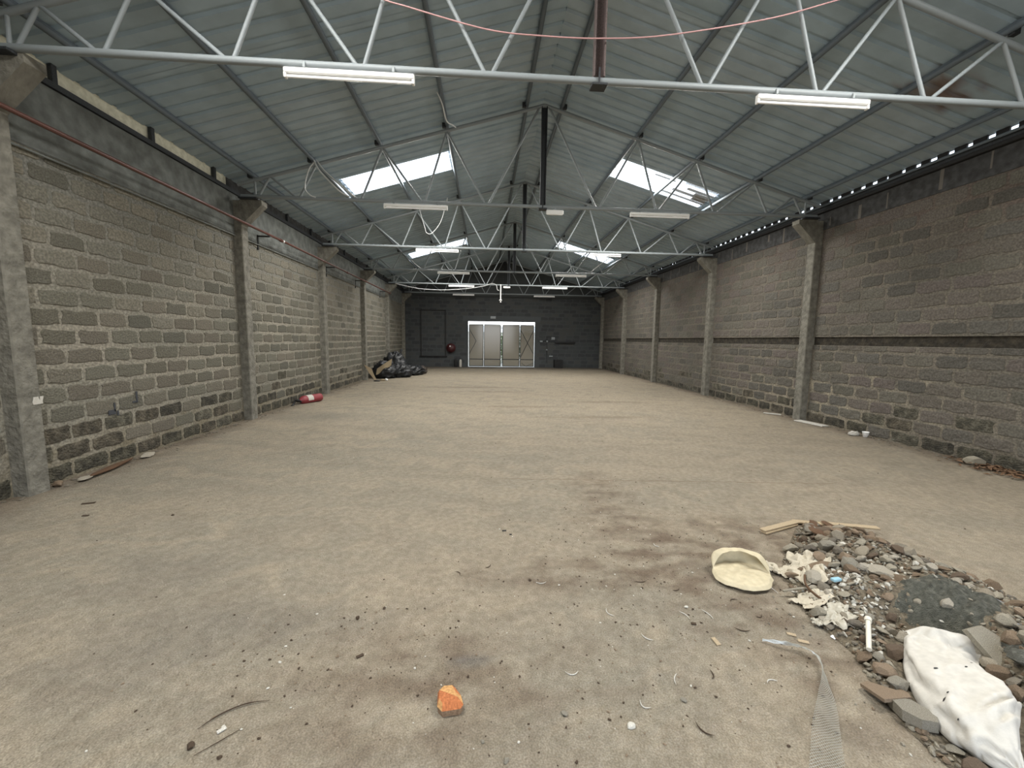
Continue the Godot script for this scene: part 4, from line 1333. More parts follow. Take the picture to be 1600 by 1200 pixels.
func build_rubble():
	# the bed of fine rubble
	var st := st_new(false)
	var x := 1.7
	var s := 0.025
	while x < 3.4:
		var z := -3.25
		while z < -0.75:
			if heap_inside(x + s / 2, z + s / 2) > 0.0:
				quad(st, Vector3(x, heap_y(x, z) + 0.002, z), Vector3(x, heap_y(x, z + s) + 0.002, z + s), Vector3(x + s, heap_y(x + s, z + s) + 0.002, z + s), Vector3(x + s, heap_y(x + s, z) + 0.002, z))
			z += s
		x += s
	single("rubble_bed", done(st), M.rubble_bed, "fine brown grit that the rubble heap lies on", "rubble", "", "stuff")
	single("sand_mound", patch(2.61, -1.965, 0.28, 0.22, 34, 0.014, 0.03), M.sand, "mound of dark grey sand on the rubble heap behind the white sack", "sand", "", "stuff")
	# chunks, largest first
	var kinds := []
	for k in 16: kinds.append(chunk_mesh(500 + k, [1.0, 0.7, 0.55, 0.8][k % 4], 0.3))
	var flats := []
	for k in 6: flats.append(chunk_mesh(540 + k, 0.28, 0.3))
	var r := RandomNumberGenerator.new()
	r.seed = 42
	# single stones that can be told apart
	var named := [
		["large rounded grey stone near the crest of the heap", 2.53, -2.27, Vector3(0.085, 0.06, 0.075), 0.4, M.stone[2]],
		["square brown stone at the middle of the heap", 2.44, -2.43, Vector3(0.06, 0.055, 0.05), 1.2, M.brown_stone[3]],
		["long brown stone lying across the heap left of the square one", 2.28, -2.46, Vector3(0.10, 0.03, 0.035), -0.3, M.brown_stone[1]],
		["oblong grey stone at the top of the heap below the rusty flakes", 2.62, -2.78, Vector3(0.045, 0.03, 0.07), 0.7, M.stone[0]],
		["brown wedge stone on the top right slope of the heap", 2.95, -2.72, Vector3(0.09, 0.035, 0.055), -0.6, M.brown_stone[1]],
		["pale grey lump sitting on the dark sand mound", 2.56, -1.93, Vector3(0.035, 0.026, 0.028), 0.2, M.stone[2]],
		["round reddish brown stone left of the white sack", 1.93, -1.67, Vector3(0.055, 0.05, 0.05), 0.2, M.brown_stone[3]],
		["grey stone tucked between the brown tile and the white sack", 1.93, -1.60, Vector3(0.04, 0.035, 0.045), 1.1, M.stone[1]],
		["dark brown stone at the foot of the white plastic pipe", 1.93, -1.77, Vector3(0.05, 0.03, 0.035), 0.2, M.brown_stone[0]],
		["dark brown clod just right of the white plastic pipe", 2.12, -1.78, Vector3(0.075, 0.045, 0.05), 0.5, M.brown_stone[2]],
	]
	for q in named:
		var o := single("rubble_stone", kinds[r.randi() % 16], q[5], q[0], "stone")
		stone_at(o, q[1], q[2], q[3], q[4], 0.2)
	var n := 0
	var tries := 0
	var placed := []
	while n < 288 and tries < 14000:
		tries += 1
		var px := r.randf_range(1.75, 3.3)
		var pz := r.randf_range(-3.25, -1.2)
		var d := heap_inside(px, pz)
		if d < 0.015 or (d < 0.08 and r.randf() < 0.4): continue
		if Vector2((px - 2.61) / 0.27, (pz + 1.965) / 0.2).length() < 1.0: continue
		if in_sack(px, pz): continue
		if px > 2.95 + 0.1 * r.randf() and r.randf() < 0.6: continue
		var size := 0.016 + 0.05 * pow(r.randf(), 1.7)
		if n < 60: size = r.randf_range(0.042, 0.068)
		elif n < 160: size = r.randf_range(0.028, 0.045)
		if pz > -2.3 and px < 2.35: size *= 0.72
		var bad := false
		for q in placed:
			if Vector2(q.x - px, q.y - pz).length() < (q.z + size) * 0.62: bad = true; break
		if bad: continue
		placed.append(Vector3(px, pz, size))
		var brown := 0.28
		if pz < -2.75: brown = 0.6
		if pz > -1.95: brown = 0.5
		var is_brown := r.randf() < brown
		var is_white := not is_brown and r.randf() < 0.07 + 0.5 * smoothstep(0.3, 0.0, Vector2(px - 2.34, pz + 2.2).length())
		if is_white: size *= 0.55
		var m: Material = M.brown_stone[r.randi() % 4] if is_brown else (M.white_stone if is_white else M.stone[r.randi() % 6])
		var flat := r.randf() < 0.3
		var place := "in the middle of the rubble heap"
		if pz < -2.85: place = "at the top of the rubble heap near the planks"
		elif pz > -1.78: place = "beside the white sack on the rubble heap"
		elif px > 2.78: place = "along the far crest of the rubble heap"
		elif px < 2.22 and pz < -2.3: place = "at the rubble heap's left fringe by the rags"
		elif pz > -2.15: place = "near the white pipe on the rubble heap"
		var label := "%s %s%s %s" % ["large" if size > 0.042 else ("middling" if size > 0.028 else "small"), "flat " if flat else "", "brown broken stone" if is_brown else ("white plaster fragment" if is_white else "grey broken concrete chunk"), place]
		var o := single("rubble_stone", flats[r.randi() % 6] if flat else kinds[r.randi() % 16], m, label, "stone", label + ", all of these")
		stone_at(o, px, pz, Vector3(size, size * r.randf_range(0.6, 1.0), size * r.randf_range(0.6, 1.0)), r.randf() * TAU, 0.1, Vector3(r.randfn(), 0, r.randfn()) * 0.25)
		n += 1
	# fragments too many to count, in four tones
	var tones := [M.stone[0], M.brown_stone[1], M.stone[3], M.white_stone]
	for k in 4:
		var mm := MultiMesh.new()
		mm.transform_format = MultiMesh.TRANSFORM_3D
		mm.mesh = kinds[k + 3]
		var list := []
		var want: int = [2600, 1500, 1500, 260][k]
		while list.size() < want:
			var px := r.randf_range(1.6, 3.3)
			var pz := r.randf_range(-3.35, -0.95)
			var d := heap_inside(px, pz)
			if in_sack(px, pz): continue
			if d < 0.0 and r.randf() < 0.965: continue
			if d < 0.0 and (px > 3.0 or k == 3): continue
			if k == 3 and Vector2(px - 2.32, pz + 2.2).length() > 0.3 + 0.3 * r.randf() * r.randf(): continue
			if Vector2((px - 2.61) / 0.27, (pz + 1.965) / 0.2).length() < 1.0 and r.randf() < 0.9: continue
			var sc := r.randf_range(0.005, 0.018) if d > 0 else r.randf_range(0.003, 0.009)
			list.append(Transform3D(Basis(Vector3(r.randfn(), r.randfn(), r.randfn()).normalized(), r.randf() * TAU) * Basis.from_scale(Vector3(sc, sc * 0.7, sc * r.randf_range(0.6, 1.2))), Vector3(px, heap_y(px, pz) + sc * 0.4, pz)))
		mm.instance_count = list.size()
		for i in list.size(): mm.set_instance_transform(i, list[i])
		var mi := MultiMeshInstance3D.new()
		mi.name = numbered("rubble_fragments")
		mi.multimesh = mm
		mi.material_override = tones[k]
		add_child(mi)
		tag(mi, ["grey crumbs strewn over the rubble heap", "brown crumbs strewn over the rubble heap", "dark grey crumbs strewn over the rubble heap", "white plaster crumbs in the middle of the rubble heap"][k], "rubble", "", "stuff")
	# rusty flakes at the top of the heap
	var fl := [[2.79, -3.10, 0.07, 0.3], [2.72, -3.02, 0.055, 1.4], [2.86, -3.02, 0.075, 2.0], [2.98, -3.02, 0.06, 0.8], [2.66, -2.92, 0.07, 2.6]]
	for k in fl.size():
		var q: Array = fl[k]
		var o := single("rusty_flake", flats[k], M.wood_dark, ["dark flake of wood at the very top of the heap against the planks", "curled brown flake just left of centre at the top of the heap", "broad brown flake standing up at the top of the heap", "rightmost brown flake at the top of the heap", "lowest of the brown flakes near the top of the heap"][k], "debris")
		stone_at(o, q[0], q[1], Vector3(q[2], q[2] * 0.7, q[2] * 0.8), q[3], 0.0, Vector3(0.3, 0, 0.5))
	# planks
	st = st_new()
	box(st, Vector3(-0.24, 0, -0.028), Vector3(0.235, 0.013, 0.028), Transform3D(), 0.002)
	var plank := done(st)
	var pl := [[2.57, 0.016, -3.21, 0.34, "upper of two pale planks stacked at the top left of the rubble heap"], [2.56, 0.001, -3.195, 0.36, "lower of the two pale planks stacked at the top left of the heap"], [2.98, 0.012, -3.24, -0.28, "pale plank lying behind the top of the rubble heap"], [3.13, 0.05, -3.12, -0.25, "short pale plank end poking out at the top of the heap"]]
	for q in pl:
		var o := single("plank", plank, M.wood, q[4], "plank")
		o.transform = Transform3D(Basis(Vector3(0, 1, 0), q[3]) * Basis.from_scale(Vector3(0.95 if q[1] > 0.005 and q[1] < 0.03 else 0.9, 1, 1)), Vector3(q[0], q[1], q[2]))
	# plastic and cloth scraps
	var scrap := func(cx: float, cz: float, rx: float, rz: float, turn: float, amp: float, sd: int) -> ArrayMesh:
		var s2 := st_new(false)
		var f := func(u: float, v: float) -> Vector3:
			var a := u * 2.0 - 1.0
			var b := v * 2.0 - 1.0
			var k := 1.0 + 0.5 * noise3.get_noise_2d(a * 1.2 + sd, b * 1.2)
			var lx := a * sqrt(maxf(0.0, 1.0 - b * b / 2.2)) * rx * k
			var lz := b * sqrt(maxf(0.0, 1.0 - a * a / 2.2)) * rz * k
			var px := cx + lx * cos(turn) - lz * sin(turn)
			var pz := cz + lx * sin(turn) + lz * cos(turn)
			var fold := absf(noise3.get_noise_2d(a * 1.5 + sd * 3.0, b * 1.5)) * amp * 0.6 + 0.006 * noise3.get_noise_2d(a * 5.0, b * 5.0 + sd)
			return Vector3(px, maxf(heap_y(px, pz), 0.0) + 0.012 + fold, pz)
		sheet(s2, 26, 26, func(u, v): return f.call(v, u), 0.0022)
		return done(s2)
	single("cloth_scrap", scrap.call(2.22, -2.50, 0.10, 0.18, 0.5, 0.07, 3), M.cloth, "crumpled pale cloth on the left edge of the rubble heap", "cloth")
	single("cloth_scrap", scrap.call(2.06, -2.56, 0.055, 0.11, -0.5, 0.05, 8), M.cloth, "narrow twist of pale cloth at the far left of the rubble heap", "cloth")
	single("cloth_scrap", scrap.call(2.02, -2.215, 0.11, 0.07, -0.15, 0.02, 14), M.cloth, "smooth pale rag with a brown strap across it, below the crumpled cloth", "cloth")
	single("plastic_film", scrap.call(2.02, -2.03, 0.085, 0.075, 0.2, 0.035, 21), M.film, "clear crumpled plastic bag at the lower left edge of the heap", "plastic bag")
	single("plastic_film", scrap.call(1.93, -2.035, 0.045, 0.03, 0.3, 0.025, 27), M.film, "small flap of clear plastic left of the crumpled plastic bag", "plastic bag")
	single("strap", tube_mesh(smooth_path([Vector3(2.09, 0.10, -2.36), Vector3(2.045, 0.085, -2.30), Vector3(2.03, 0.075, -2.24), Vector3(2.04, 0.065, -2.19), Vector3(2.06, 0.055, -2.15)]), 0.007, 6), M.wood_dark, "curved brown strap lying over the pale rags", "strap")
	single("stick", tube_mesh(smooth_path([Vector3(1.90, 0.035, -2.30), Vector3(2.0, 0.055, -2.29), Vector3(2.12, 0.07, -2.27)]), 0.008, 6), M.stone[0], "pale stick poking out from under the rags to the left", "stick")
	var o := single("blue_tile_chip", box_mesh(Vector3(-0.03, -0.006, -0.012), Vector3(0.03, 0.012, 0.016), 0.003), mat(c8(150, 190, 205), 0.35), "small light blue tile chip on the heap right of the rags", "tile")
	o.transform = Transform3D(Basis(Vector3(0, 1, 0), 0.15), Vector3(2.2, heap_y(2.2, -2.25) + 0.03, -2.25))
	# white pipe
	var p := thing("plastic_pipe", "short white plastic pipe with a collar at the lower edge of the heap", "pipe", Vector3(2.0, 0.065, -1.83))
	var a := Vector3(0.085, 0.04, -0.085)
	var b := Vector3(-0.05, 0.0, 0.06)
	obj("tube", tube_mesh([a, b], 0.0115, 12), M.pvc, p)
	obj("collar", tube_mesh([a + (a - b) * 0.12, a], 0.0165, 12), M.pvc, p)
	# tile, slabs
	st = st_new()
	prism(st, PackedVector2Array([Vector2(-0.07, -0.06), Vector2(-0.02, -0.075), Vector2(0.07, 0.03), Vector2(0.06, 0.055), Vector2(-0.075, 0.06)]), 0.014, Transform3D(Basis(Vector3(1, 0, 0), PI / 2 - 0.25), Vector3.ZERO))
	o = single("tile_shard", done(st), M.brown_stone[3], "flat brown tile shard left of the white sack", "tile")
	o.position = Vector3(1.83, heap_y(1.83, -1.56) + 0.03, -1.56)
	st = st_new()
	prism(st, PackedVector2Array([Vector2(-0.07, -0.045), Vector2(0.01, -0.06), Vector2(0.07, 0.0), Vector2(0.055, 0.055), Vector2(0.0, 0.065), Vector2(-0.05, 0.03)]), 0.045, Transform3D(Basis(Vector3(1, 0, 0), PI / 2 - 0.12) * Basis(Vector3(0, 0, 1), 0.5), Vector3.ZERO))
	o = single("concrete_slab", done(st), M.stone[1], "thick broken grey concrete piece below the brown tile shard", "stone")
	o.position = Vector3(1.84, heap_y(1.84, -1.45) + 0.02, -1.45)
	st = st_new()
	prism(st, PackedVector2Array([Vector2(-0.10, 0.11), Vector2(0.02, 0.12), Vector2(0.12, 0.03), Vector2(0.10, -0.04), Vector2(0.02, -0.16), Vector2(-0.03, -0.12)]), 0.03, Transform3D(Basis(Vector3(0, 1, 0), 0.1) * Basis(Vector3(1, 0, 0), -0.75), Vector3.ZERO))
	o = single("concrete_slab", done(st), M.stone[0], "pointed grey stone slab propped up to the right of the sack mouth", "stone")
	o.position = Vector3(2.50, 0.115, -1.68)
	o.scale = Vector3(0.85, 0.85, 0.85)
	o = single("slate_rock", chunk_mesh(611, 0.5, 0.3), M.slate, "large dark layered rock at the right edge behind the sack", "stone")
	o.transform = Transform3D(Basis(Vector3(0, 1, 0), 0.5) * Basis(Vector3(0, 0, 1), -0.3) * Basis.from_scale(Vector3(0.16, 0.11, 0.12)), Vector3(2.64, 0.12, -1.67))
	o = single("slate_rock", chunk_mesh(612, 0.7, 0.3), M.slate, "dark grey rock at the right edge of the picture beside the sack", "stone")
	o.transform = Transform3D(Basis(Vector3(0, 1, 0), 1.5) * Basis.from_scale(Vector3(0.09, 0.07, 0.08)), Vector3(2.52, heap_y(2.52, -1.55) + 0.03, -1.55))
	st = st_new(false)
	sheet(st, 14, 6, func(u, v): return Vector3(2.76 + 0.30 * u - 0.13 * v, 0.135 + 0.03 * sin(u * 5.0) + 0.015 * sin(v * 6.0 + u * 3.0), -2.0 + 0.05 * u + 0.22 * v), 0.012)
	single("speckled_board", done(st), M.speckled, "speckled blue grey board on the crest of the heap at the right", "board")
	o = single("brick_end", chunk_mesh(620, 0.6, 0.15), mat(c8(150, 118, 98), 0.9, null), "pinkish brick end sticking out at the right crest of the heap", "brick")
	o.transform = Transform3D(Basis(Vector3(0, 1, 0), -0.5) * Basis.from_scale(Vector3(0.07, 0.02, 0.025)), Vector3(2.86, 0.155, -2.10))


# ------------------------------------------------------------------ white sack
func build_sack():
	var t := thing("woven_sack", "stuffed white woven sack with an open crumpled mouth lying on the rubble heap", "sack", Vector3(2.05, 0, -1.5))
	var org := Vector3(2.05, 0, -1.5)
	# left foot, right flank, height of each cross-section
	var sec := [
		[Vector3(2.20, 0.06, -1.83), Vector3(2.42, 0.07, -1.80), 0.06],
		[Vector3(2.165, 0.05, -1.79), Vector3(2.37, 0.06, -1.78), 0.085],
		[Vector3(2.075, 0.03, -1.70), Vector3(2.33, 0.06, -1.67), 0.12],
		[Vector3(1.965, 0.025, -1.575), Vector3(2.30, 0.08, -1.545), 0.145],
		[Vector3(1.885, 0.025, -1.43), Vector3(2.285, 0.09, -1.465), 0.165],
		[Vector3(1.872, 0.025, -1.34), Vector3(2.20, 0.095, -1.37), 0.165],
		[Vector3(1.893, 0.03, -1.27), Vector3(2.09, 0.085, -1.29), 0.14],
		[Vector3(1.922, 0.03, -1.22), Vector3(2.015, 0.06, -1.23), 0.10],
		[Vector3(1.95, 0.03, -1.19), Vector3(1.985, 0.04, -1.19), 0.05],
	]
	var f := func(u: float, v: float) -> Vector3:
		# u along the sack, v round it
		var x := clampf(u, 0.0, 1.0) * (sec.size() - 1)
		var i := mini(int(x), sec.size() - 2)
		var w := x - i
		w = w * w * (3.0 - 2.0 * w) * 0.6 + w * 0.4
		var l: Vector3 = sec[i][0].lerp(sec[i + 1][0], w)
		var r: Vector3 = sec[i][1].lerp(sec[i + 1][1], w)
		var h: float = lerpf(sec[i][2], sec[i + 1][2], w)
		var a := v * TAU
		var c := (l + r) / 2.0
		var e := (r - l) / 2.0
		var cs := cos(a)
		var sn := sin(a)
		var p := c + e * signf(cs) * pow(absf(cs), 0.75)
		p.y += (h * 0.62 if sn > 0 else 0.03) * signf(sn) * pow(absf(sn), 0.8)
		# long creases and a few tucks across the belly
		var fold := 0.007 * noise3.get_noise_3d(cos(a) * 2.0, sin(a) * 2.0, u * 3.5) 
		fold -= 0.010 * pow(1.0 - absf(noise3.get_noise_3d(u * 3.0 + cos(a) * 0.8, sin(a) * 1.1, 7.0)), 9.0) * smoothstep(0.1, 0.35, u)
		for q in [[0.22, 0.45, 0.50, 0.37, 0.014, 0.018], [0.30, 0.42, 0.66, 0.42, 0.012, 0.02], [0.60, 0.08, 0.63, 0.24, 0.016, 0.016], [0.67, 0.06, 0.70, 0.22, 0.014, 0.016], [0.12, 0.33, 0.33, 0.20, 0.010, 0.02], [0.42, 0.26, 0.62, 0.30, 0.006, 0.02], [0.2, 0.15, 0.3, 0.03, 0.012, 0.018], [0.75, 0.40, 0.95, 0.32, 0.010, 0.016]]:
			var pt := Vector2(u * 0.7, v * 0.55)
			var dd := pt.distance_to(Geometry2D.get_closest_point_to_segment(pt, Vector2(q[0] * 0.7, q[1] * 0.55), Vector2(q[2] * 0.7, q[3] * 0.55)))
			fold += q[4] * (0.7 * exp(-pow((dd - q[5] * 1.6) / q[5], 2.0)) - exp(-pow(dd / (q[5] * 0.7), 2.0)))
		var n := (e.normalized() * cs + Vector3(0, sn, 0)).normalized()
		return p + n * fold - org
	var st := st_new(false)
	st.set_smooth_group(0)
	var nu := 60
	var nv := 64
	for i in nu:
		for j in nv:
			quad(st, f.call(float(i) / nu, float(j) / nv), f.call(float(i) / nu, float(j + 1) / nv), f.call(float(i + 1) / nu, float(j + 1) / nv), f.call(float(i + 1) / nu, float(j) / nv))
	for j in nv:
		tri(st, f.call(1.0, float(j) / nv), f.call(1.0, float(j + 1) / nv), Vector3(1.968, 0.035, -1.175) - org)
	obj("sack_body", done(st), M.sack, t)
	# the mouth: cloth folded back over the top
	var rim := [Vector3(2.235, 0.085, -1.86), Vector3(2.30, 0.115, -1.845), Vector3(2.375, 0.135, -1.81), Vector3(2.45, 0.14, -1.775), Vector3(2.505, 0.125, -1.735), Vector3(2.475, 0.095, -1.70), Vector3(2.40, 0.06, -1.66)]
	var root := [Vector3(2.21, 0.07, -1.80), Vector3(2.25, 0.095, -1.775), Vector3(2.27, 0.115, -1.745), Vector3(2.285, 0.12, -1.70), Vector3(2.30, 0.115, -1.67), Vector3(2.31, 0.10, -1.62), Vector3(2.30, 0.08, -1.55)]
	var rp := smooth_path(rim, 6)
	var bp := smooth_path(root, 6)
	var g := func(u: float, v: float) -> Vector3:
		var x := clampf(u, 0.0, 1.0) * (rp.size() - 1)
		var i := mini(int(x), rp.size() - 2)
		var w := x - i
		var a: Vector3 = rp[i].lerp(rp[i + 1], w)
		var b: Vector3 = bp[i].lerp(bp[i + 1], w)
		var p := b.lerp(a, v)
		p.y += 0.03 * sin(v * PI) * (0.4 + u) - 0.07 * sin(v * PI * 0.9) * smoothstep(0.25, 0.6, u) + (0.016 * sin(u * 19.0 + v * 4.0) + 0.008 * sin(u * 41.0 - v * 7.0)) * v * (1.25 - v)
		return p - org
	st = st_new(false)
	sheet(st, 48, 18, g, 0.003)
	obj("sack_mouth", done(st), M.sack, t)
	st = st_new()
	for q in [[0.52, 0.36, 0.011], [0.50, 0.33, 0.005], [0.40, 0.22, 0.005], [0.38, 0.30, 0.008], [0.62, 0.38, 0.004], [0.36, 0.18, 0.006]]:
		var c: Vector3 = f.call(q[0], q[1])
		var n: Vector3 = (f.call(q[0], q[1] + 0.01) - f.call(q[0], q[1] - 0.01)).cross(f.call(q[0] + 0.01, q[1]) - f.call(q[0] - 0.01, q[1])).normalized()
		var b := Basis(Quaternion(Vector3.UP, n if n.y > 0 else -n))
		var poly := []
		for k in 9:
			var aa := TAU * k / 9
			poly.append(c + b * Vector3(cos(aa) * q[2] * (1.3 + 0.4 * sin(k * 2.3)), 0.0018, sin(aa) * q[2] * 0.6))
		for k in 9: tri(st, c + b * Vector3(0, 0.004, 0), poly[(k + 1) % 9], poly[k])
	tag(obj("stain", done(st), M.black, t), "dark grease spots")


# ------------------------------------------------------------------ other things on the floor
func build_floor_litter():
	var r := RandomNumberGenerator.new()
	r.seed = 99
	# cream basin-like scrap
	var t := thing("crumpled_tray", "cream crumpled dish-shaped sheet with a curled back rim, left of the rubble heap", "scrap", Vector3(1.755, 0, -2.50))
	var f := func(u: float, v: float) -> Vector3:
		var a := u * TAU
		var back := smoothstep(0.05, 0.6, -sin(a) * 0.95 + cos(a) * 0.30)
		var flat := minf(v / 0.6, 1.0)
		var up := clampf((v - 0.6) / 0.4, 0.0, 1.0)
		var k := 1.0 + 0.06 * noise3.get_noise_2d(cos(a) * 2.0, sin(a) * 2.0) + 0.02 * sin(a * 5.0)
		var p := Vector3(cos(a) * 0.175 * flat * k, 0.045, sin(a) * 0.155 * flat * k)
		var out := Vector3(cos(a), 0, sin(a))
		# the hood behind rises and curls forward; in front the edge droops
		p += back * (Vector3.UP * 0.095 * sin(up * 1.9) + out * (0.03 * sin(up * PI) - 0.045 * up * up))
		p += (1.0 - back) * (Vector3.UP * -0.016 * up + out * 0.018 * up)
		p.y += 0.004 * noise3.get_noise_2d(p.x * 14.0, p.z * 14.0) + 0.03 * p.z * (1.0 - up) - 0.01 * flat * (1.0 - back)
		return p
	var st := st_new(false)
	sheet(st, 72, 22, func(u, v): return f.call(1.0 - u, maxf(v, 0.001)), 0.004)
	obj("dish", done(st), M.cream, t)
	st = st_new(false)
	var skirt := func(u: float, v: float) -> Vector3:
		var a := PI * (-0.02 + 1.12 * u)
		var k := 1.0 + 0.05 * sin(a * 7.0) * v
		return Vector3(cos(a) * lerpf(0.172, 0.158, v) * k, lerpf(0.03, 0.001, v), sin(a) * lerpf(0.152, 0.135, v) * k)
	sheet(st, 40, 5, skirt, 0.003)
	obj("folded_skirt", done(st), M.cream, t)
	obj("loose_thread", tube_mesh(smooth_path([Vector3(0.10, 0.028, 0.13), Vector3(0.12, 0.015, 0.155), Vector3(0.135, 0.003, 0.175)]), 0.002, 5), M.white_matte, t)
	# orange brick piece
	var pts := PackedVector2Array([Vector2(-0.045, -0.05), Vector2(-0.02, -0.068), Vector2(0.025, -0.066), Vector2(0.045, -0.02), Vector2(0.052, 0.03), Vector2(0.04, 0.05), Vector2(-0.03, 0.05), Vector2(-0.048, 0.02)])
	st = st_new()
	var top := []
	var mid := []
	var low := []
	for q in pts:
		top.append(Vector3(q.x * 0.72 - 0.006, 0.046 + 0.006 * sin(q.y * 60.0), q.y * 0.74 - 0.012))
		mid.append(Vector3(q.x, 0.030, q.y))
		low.append(Vector3(q.x * 0.94, 0.0, q.y * 0.94))
	var o1 := lin(206, 128, 80)
	var o2 := lin(230, 180, 118)
	var gr := lin(168, 142, 116)
	for k in pts.size():
		var m := (k + 1) % pts.size()
		st.set_color(gr)
		quad(st, low[m], low[k], mid[k], mid[m])
		st.set_color(o1 if k % 3 else o2)
		quad(st, mid[m], mid[k], top[k], top[m])
		st.set_color(o2 if pts[k].y < 0.0 else o1)
		tri(st, top[m], top[k], Vector3(0.002, 0.05, -0.015))
	var o := single("brick_fragment", done(st), M.orange, "orange brick fragment alone on the floor near the bottom of the picture", "brick")
	o.transform = Transform3D(Basis(Vector3(0, 1, 0), 0.12) * Basis.from_scale(Vector3(1.12, 1, 0.95)), Vector3(-0.145, floor_y(-0.145, -1.62), -1.625))
	# strip of expanded metal lath
	var spine := smooth_path([Vector3(1.50, 0.006, -1.925), Vector3(1.585, 0.016, -1.875), Vector3(1.655, 0.022, -1.84), Vector3(1.685, 0.024, -1.79), Vector3(1.645, 0.022, -1.70), Vector3(1.53, 0.020, -1.545), Vector3(1.40, 0.018, -1.40), Vector3(1.27, 0.012, -1.245), Vector3(1.13, 0.008, -1.09)], 16)
	var widths := [0.012, 0.03, 0.03, 0.035, 0.02, 0.075, 0.10, 0.115, 0.12]
	var stand := [0.9, 0.8, 0.5, 0.3, 0.7, 0.32, 0.16, 0.05, 0.0]
	var ns := spine.size() - 1
	var lath := func(i: float, j: float) -> Vector3:       # i along 0..1, j across -1..1
		var x := clampf(i, 0.0, 1.0) * ns
		var k := mini(int(x), ns - 1)
		var p: Vector3 = spine[k].lerp(spine[k + 1], x - k)
		var d: Vector3 = (spine[mini(k + 2, ns)] - spine[maxi(k - 1, 0)]).normalized()
		var y := clampf(i, 0.0, 1.0) * 8.0
		var m := mini(int(y), 7)
		var wd: float = lerpf(widths[m], widths[m + 1], y - m)
		var sd: float = lerpf(stand[m], stand[m + 1], y - m)
		var side := d.cross(Vector3.UP).normalized()
		var c := (side * cos(sd * PI / 2) + Vector3.UP * sin(sd * PI / 2)) * wd / 2.0
		return p + c * j + Vector3.UP * (sin(sd * PI / 2) * wd / 2.0) + Vector3.UP * 0.002 * sin(i * 90.0 + j * 2.0)
	st = st_new()
	var ni := 230
	var nj := 18
	for i in ni:
		for j in nj:
			var sg := 1.0 if (i + j) % 2 == 0 else -1.0
			var a: Vector3 = lath.call(float(i) / ni, (j + (0.0 if sg > 0 else 1.0)) / nj * 2.0 - 1.0)
			var b: Vector3 = lath.call(float(i + 1) / ni, (j + (1.0 if sg > 0 else 0.0)) / nj * 2.0 - 1.0)
			var d: Vector3 = (b - a).normalized()
			var u: Vector3 = d.cross(Vector3.UP).normalized() * 0.0006
			var w := Vector3.UP * 0.0009
			quad(st, a - u, b - u, b + w, a + w)
			quad(st, a + w, b + w, b + u, a + u)
			quad(st, a + u, b + u, b - u, a - u)
	tag(single("metal_lath_strip", done(st), M.wire, "twisted strip of silvery metal mesh lying on the floor left of the white sack", "mesh strip"), "")
	# chips, shavings, pebbles
	var chip := func(called: String, x: float, z: float, sx: float, sz: float, turn: float, m: Material, label: String, cat: String, group := ""):
		var q := single(called, box_mesh(Vector3(-sx, 0, -sz), Vector3(sx, 0.006, sz), 0.0015), m, label, cat, group)
		q.transform = Transform3D(Basis(Vector3(0, 1, 0), turn) * Basis(Vector3(1, 0, 0), 0.06), Vector3(x, floor_y(x, z) + 0.002, z))
	chip.call("wood_chip", 1.25, -1.94, 0.012, 0.026, 0.1, M.wood, "upright-looking pale wood chip on the floor left of the mesh strip", "wood chip")
	chip.call("wood_chip", 1.70, -1.97, 0.022, 0.010, -0.45, M.wood, "upper of two pale wood chips just above the mesh strip", "wood chip")
	chip.call("wood_chip", 1.725, -1.915, 0.026, 0.010, -0.4, M.wood, "lower of two pale wood chips just above the mesh strip", "wood chip")
	chip.call("plaster_chip", 1.92, -1.94, 0.012, 0.012, 0.4, M.white, "small bright white chip at the lower left edge of the heap", "chip")
	chip.call("plaster_chip", -1.06, -1.56, 0.016, 0.008, 0.8, M.white_matte, "white chip on the floor at the lower left of the picture", "chip")
	chip.call("wood_chip", 1.85, -2.70, 0.03, 0.012, -0.3, M.wood_dark, "brown bark chip between the cream dish and the heap", "wood chip")
	chip.call("rubber_chip", 0.17, -3.25, 0.018, 0.006, 0.1, M.black, "longer of two black slivers on the floor in the middle distance", "chip")
	chip.call("rubber_chip", 0.22, -3.18, 0.010, 0.005, -0.2, M.black, "shorter of two black slivers on the floor in the middle distance", "chip")
	chip.call("bark_chip", -0.62, -1.93, 0.018, 0.008, 0.6, M.leaf_dark, "dark bark chip on the floor above and left of the orange brick", "chip")
	chip.call("bark_chip", -3.75, -3.96, 0.05, 0.012, 0.3, M.leaf_dark, "larger dark leaf scrap on the floor near the left column", "leaf")
	chip.call("bark_chip", -3.52, -3.68, 0.025, 0.010, 0.1, M.leaf_dark, "smaller dark leaf scrap on the floor near the left column", "leaf")
	chip.call("bark_chip", 1.2, -2.08, 0.014, 0.008, -0.2, M.leaf_dark, "dark chip on the floor below the cream dish", "chip")
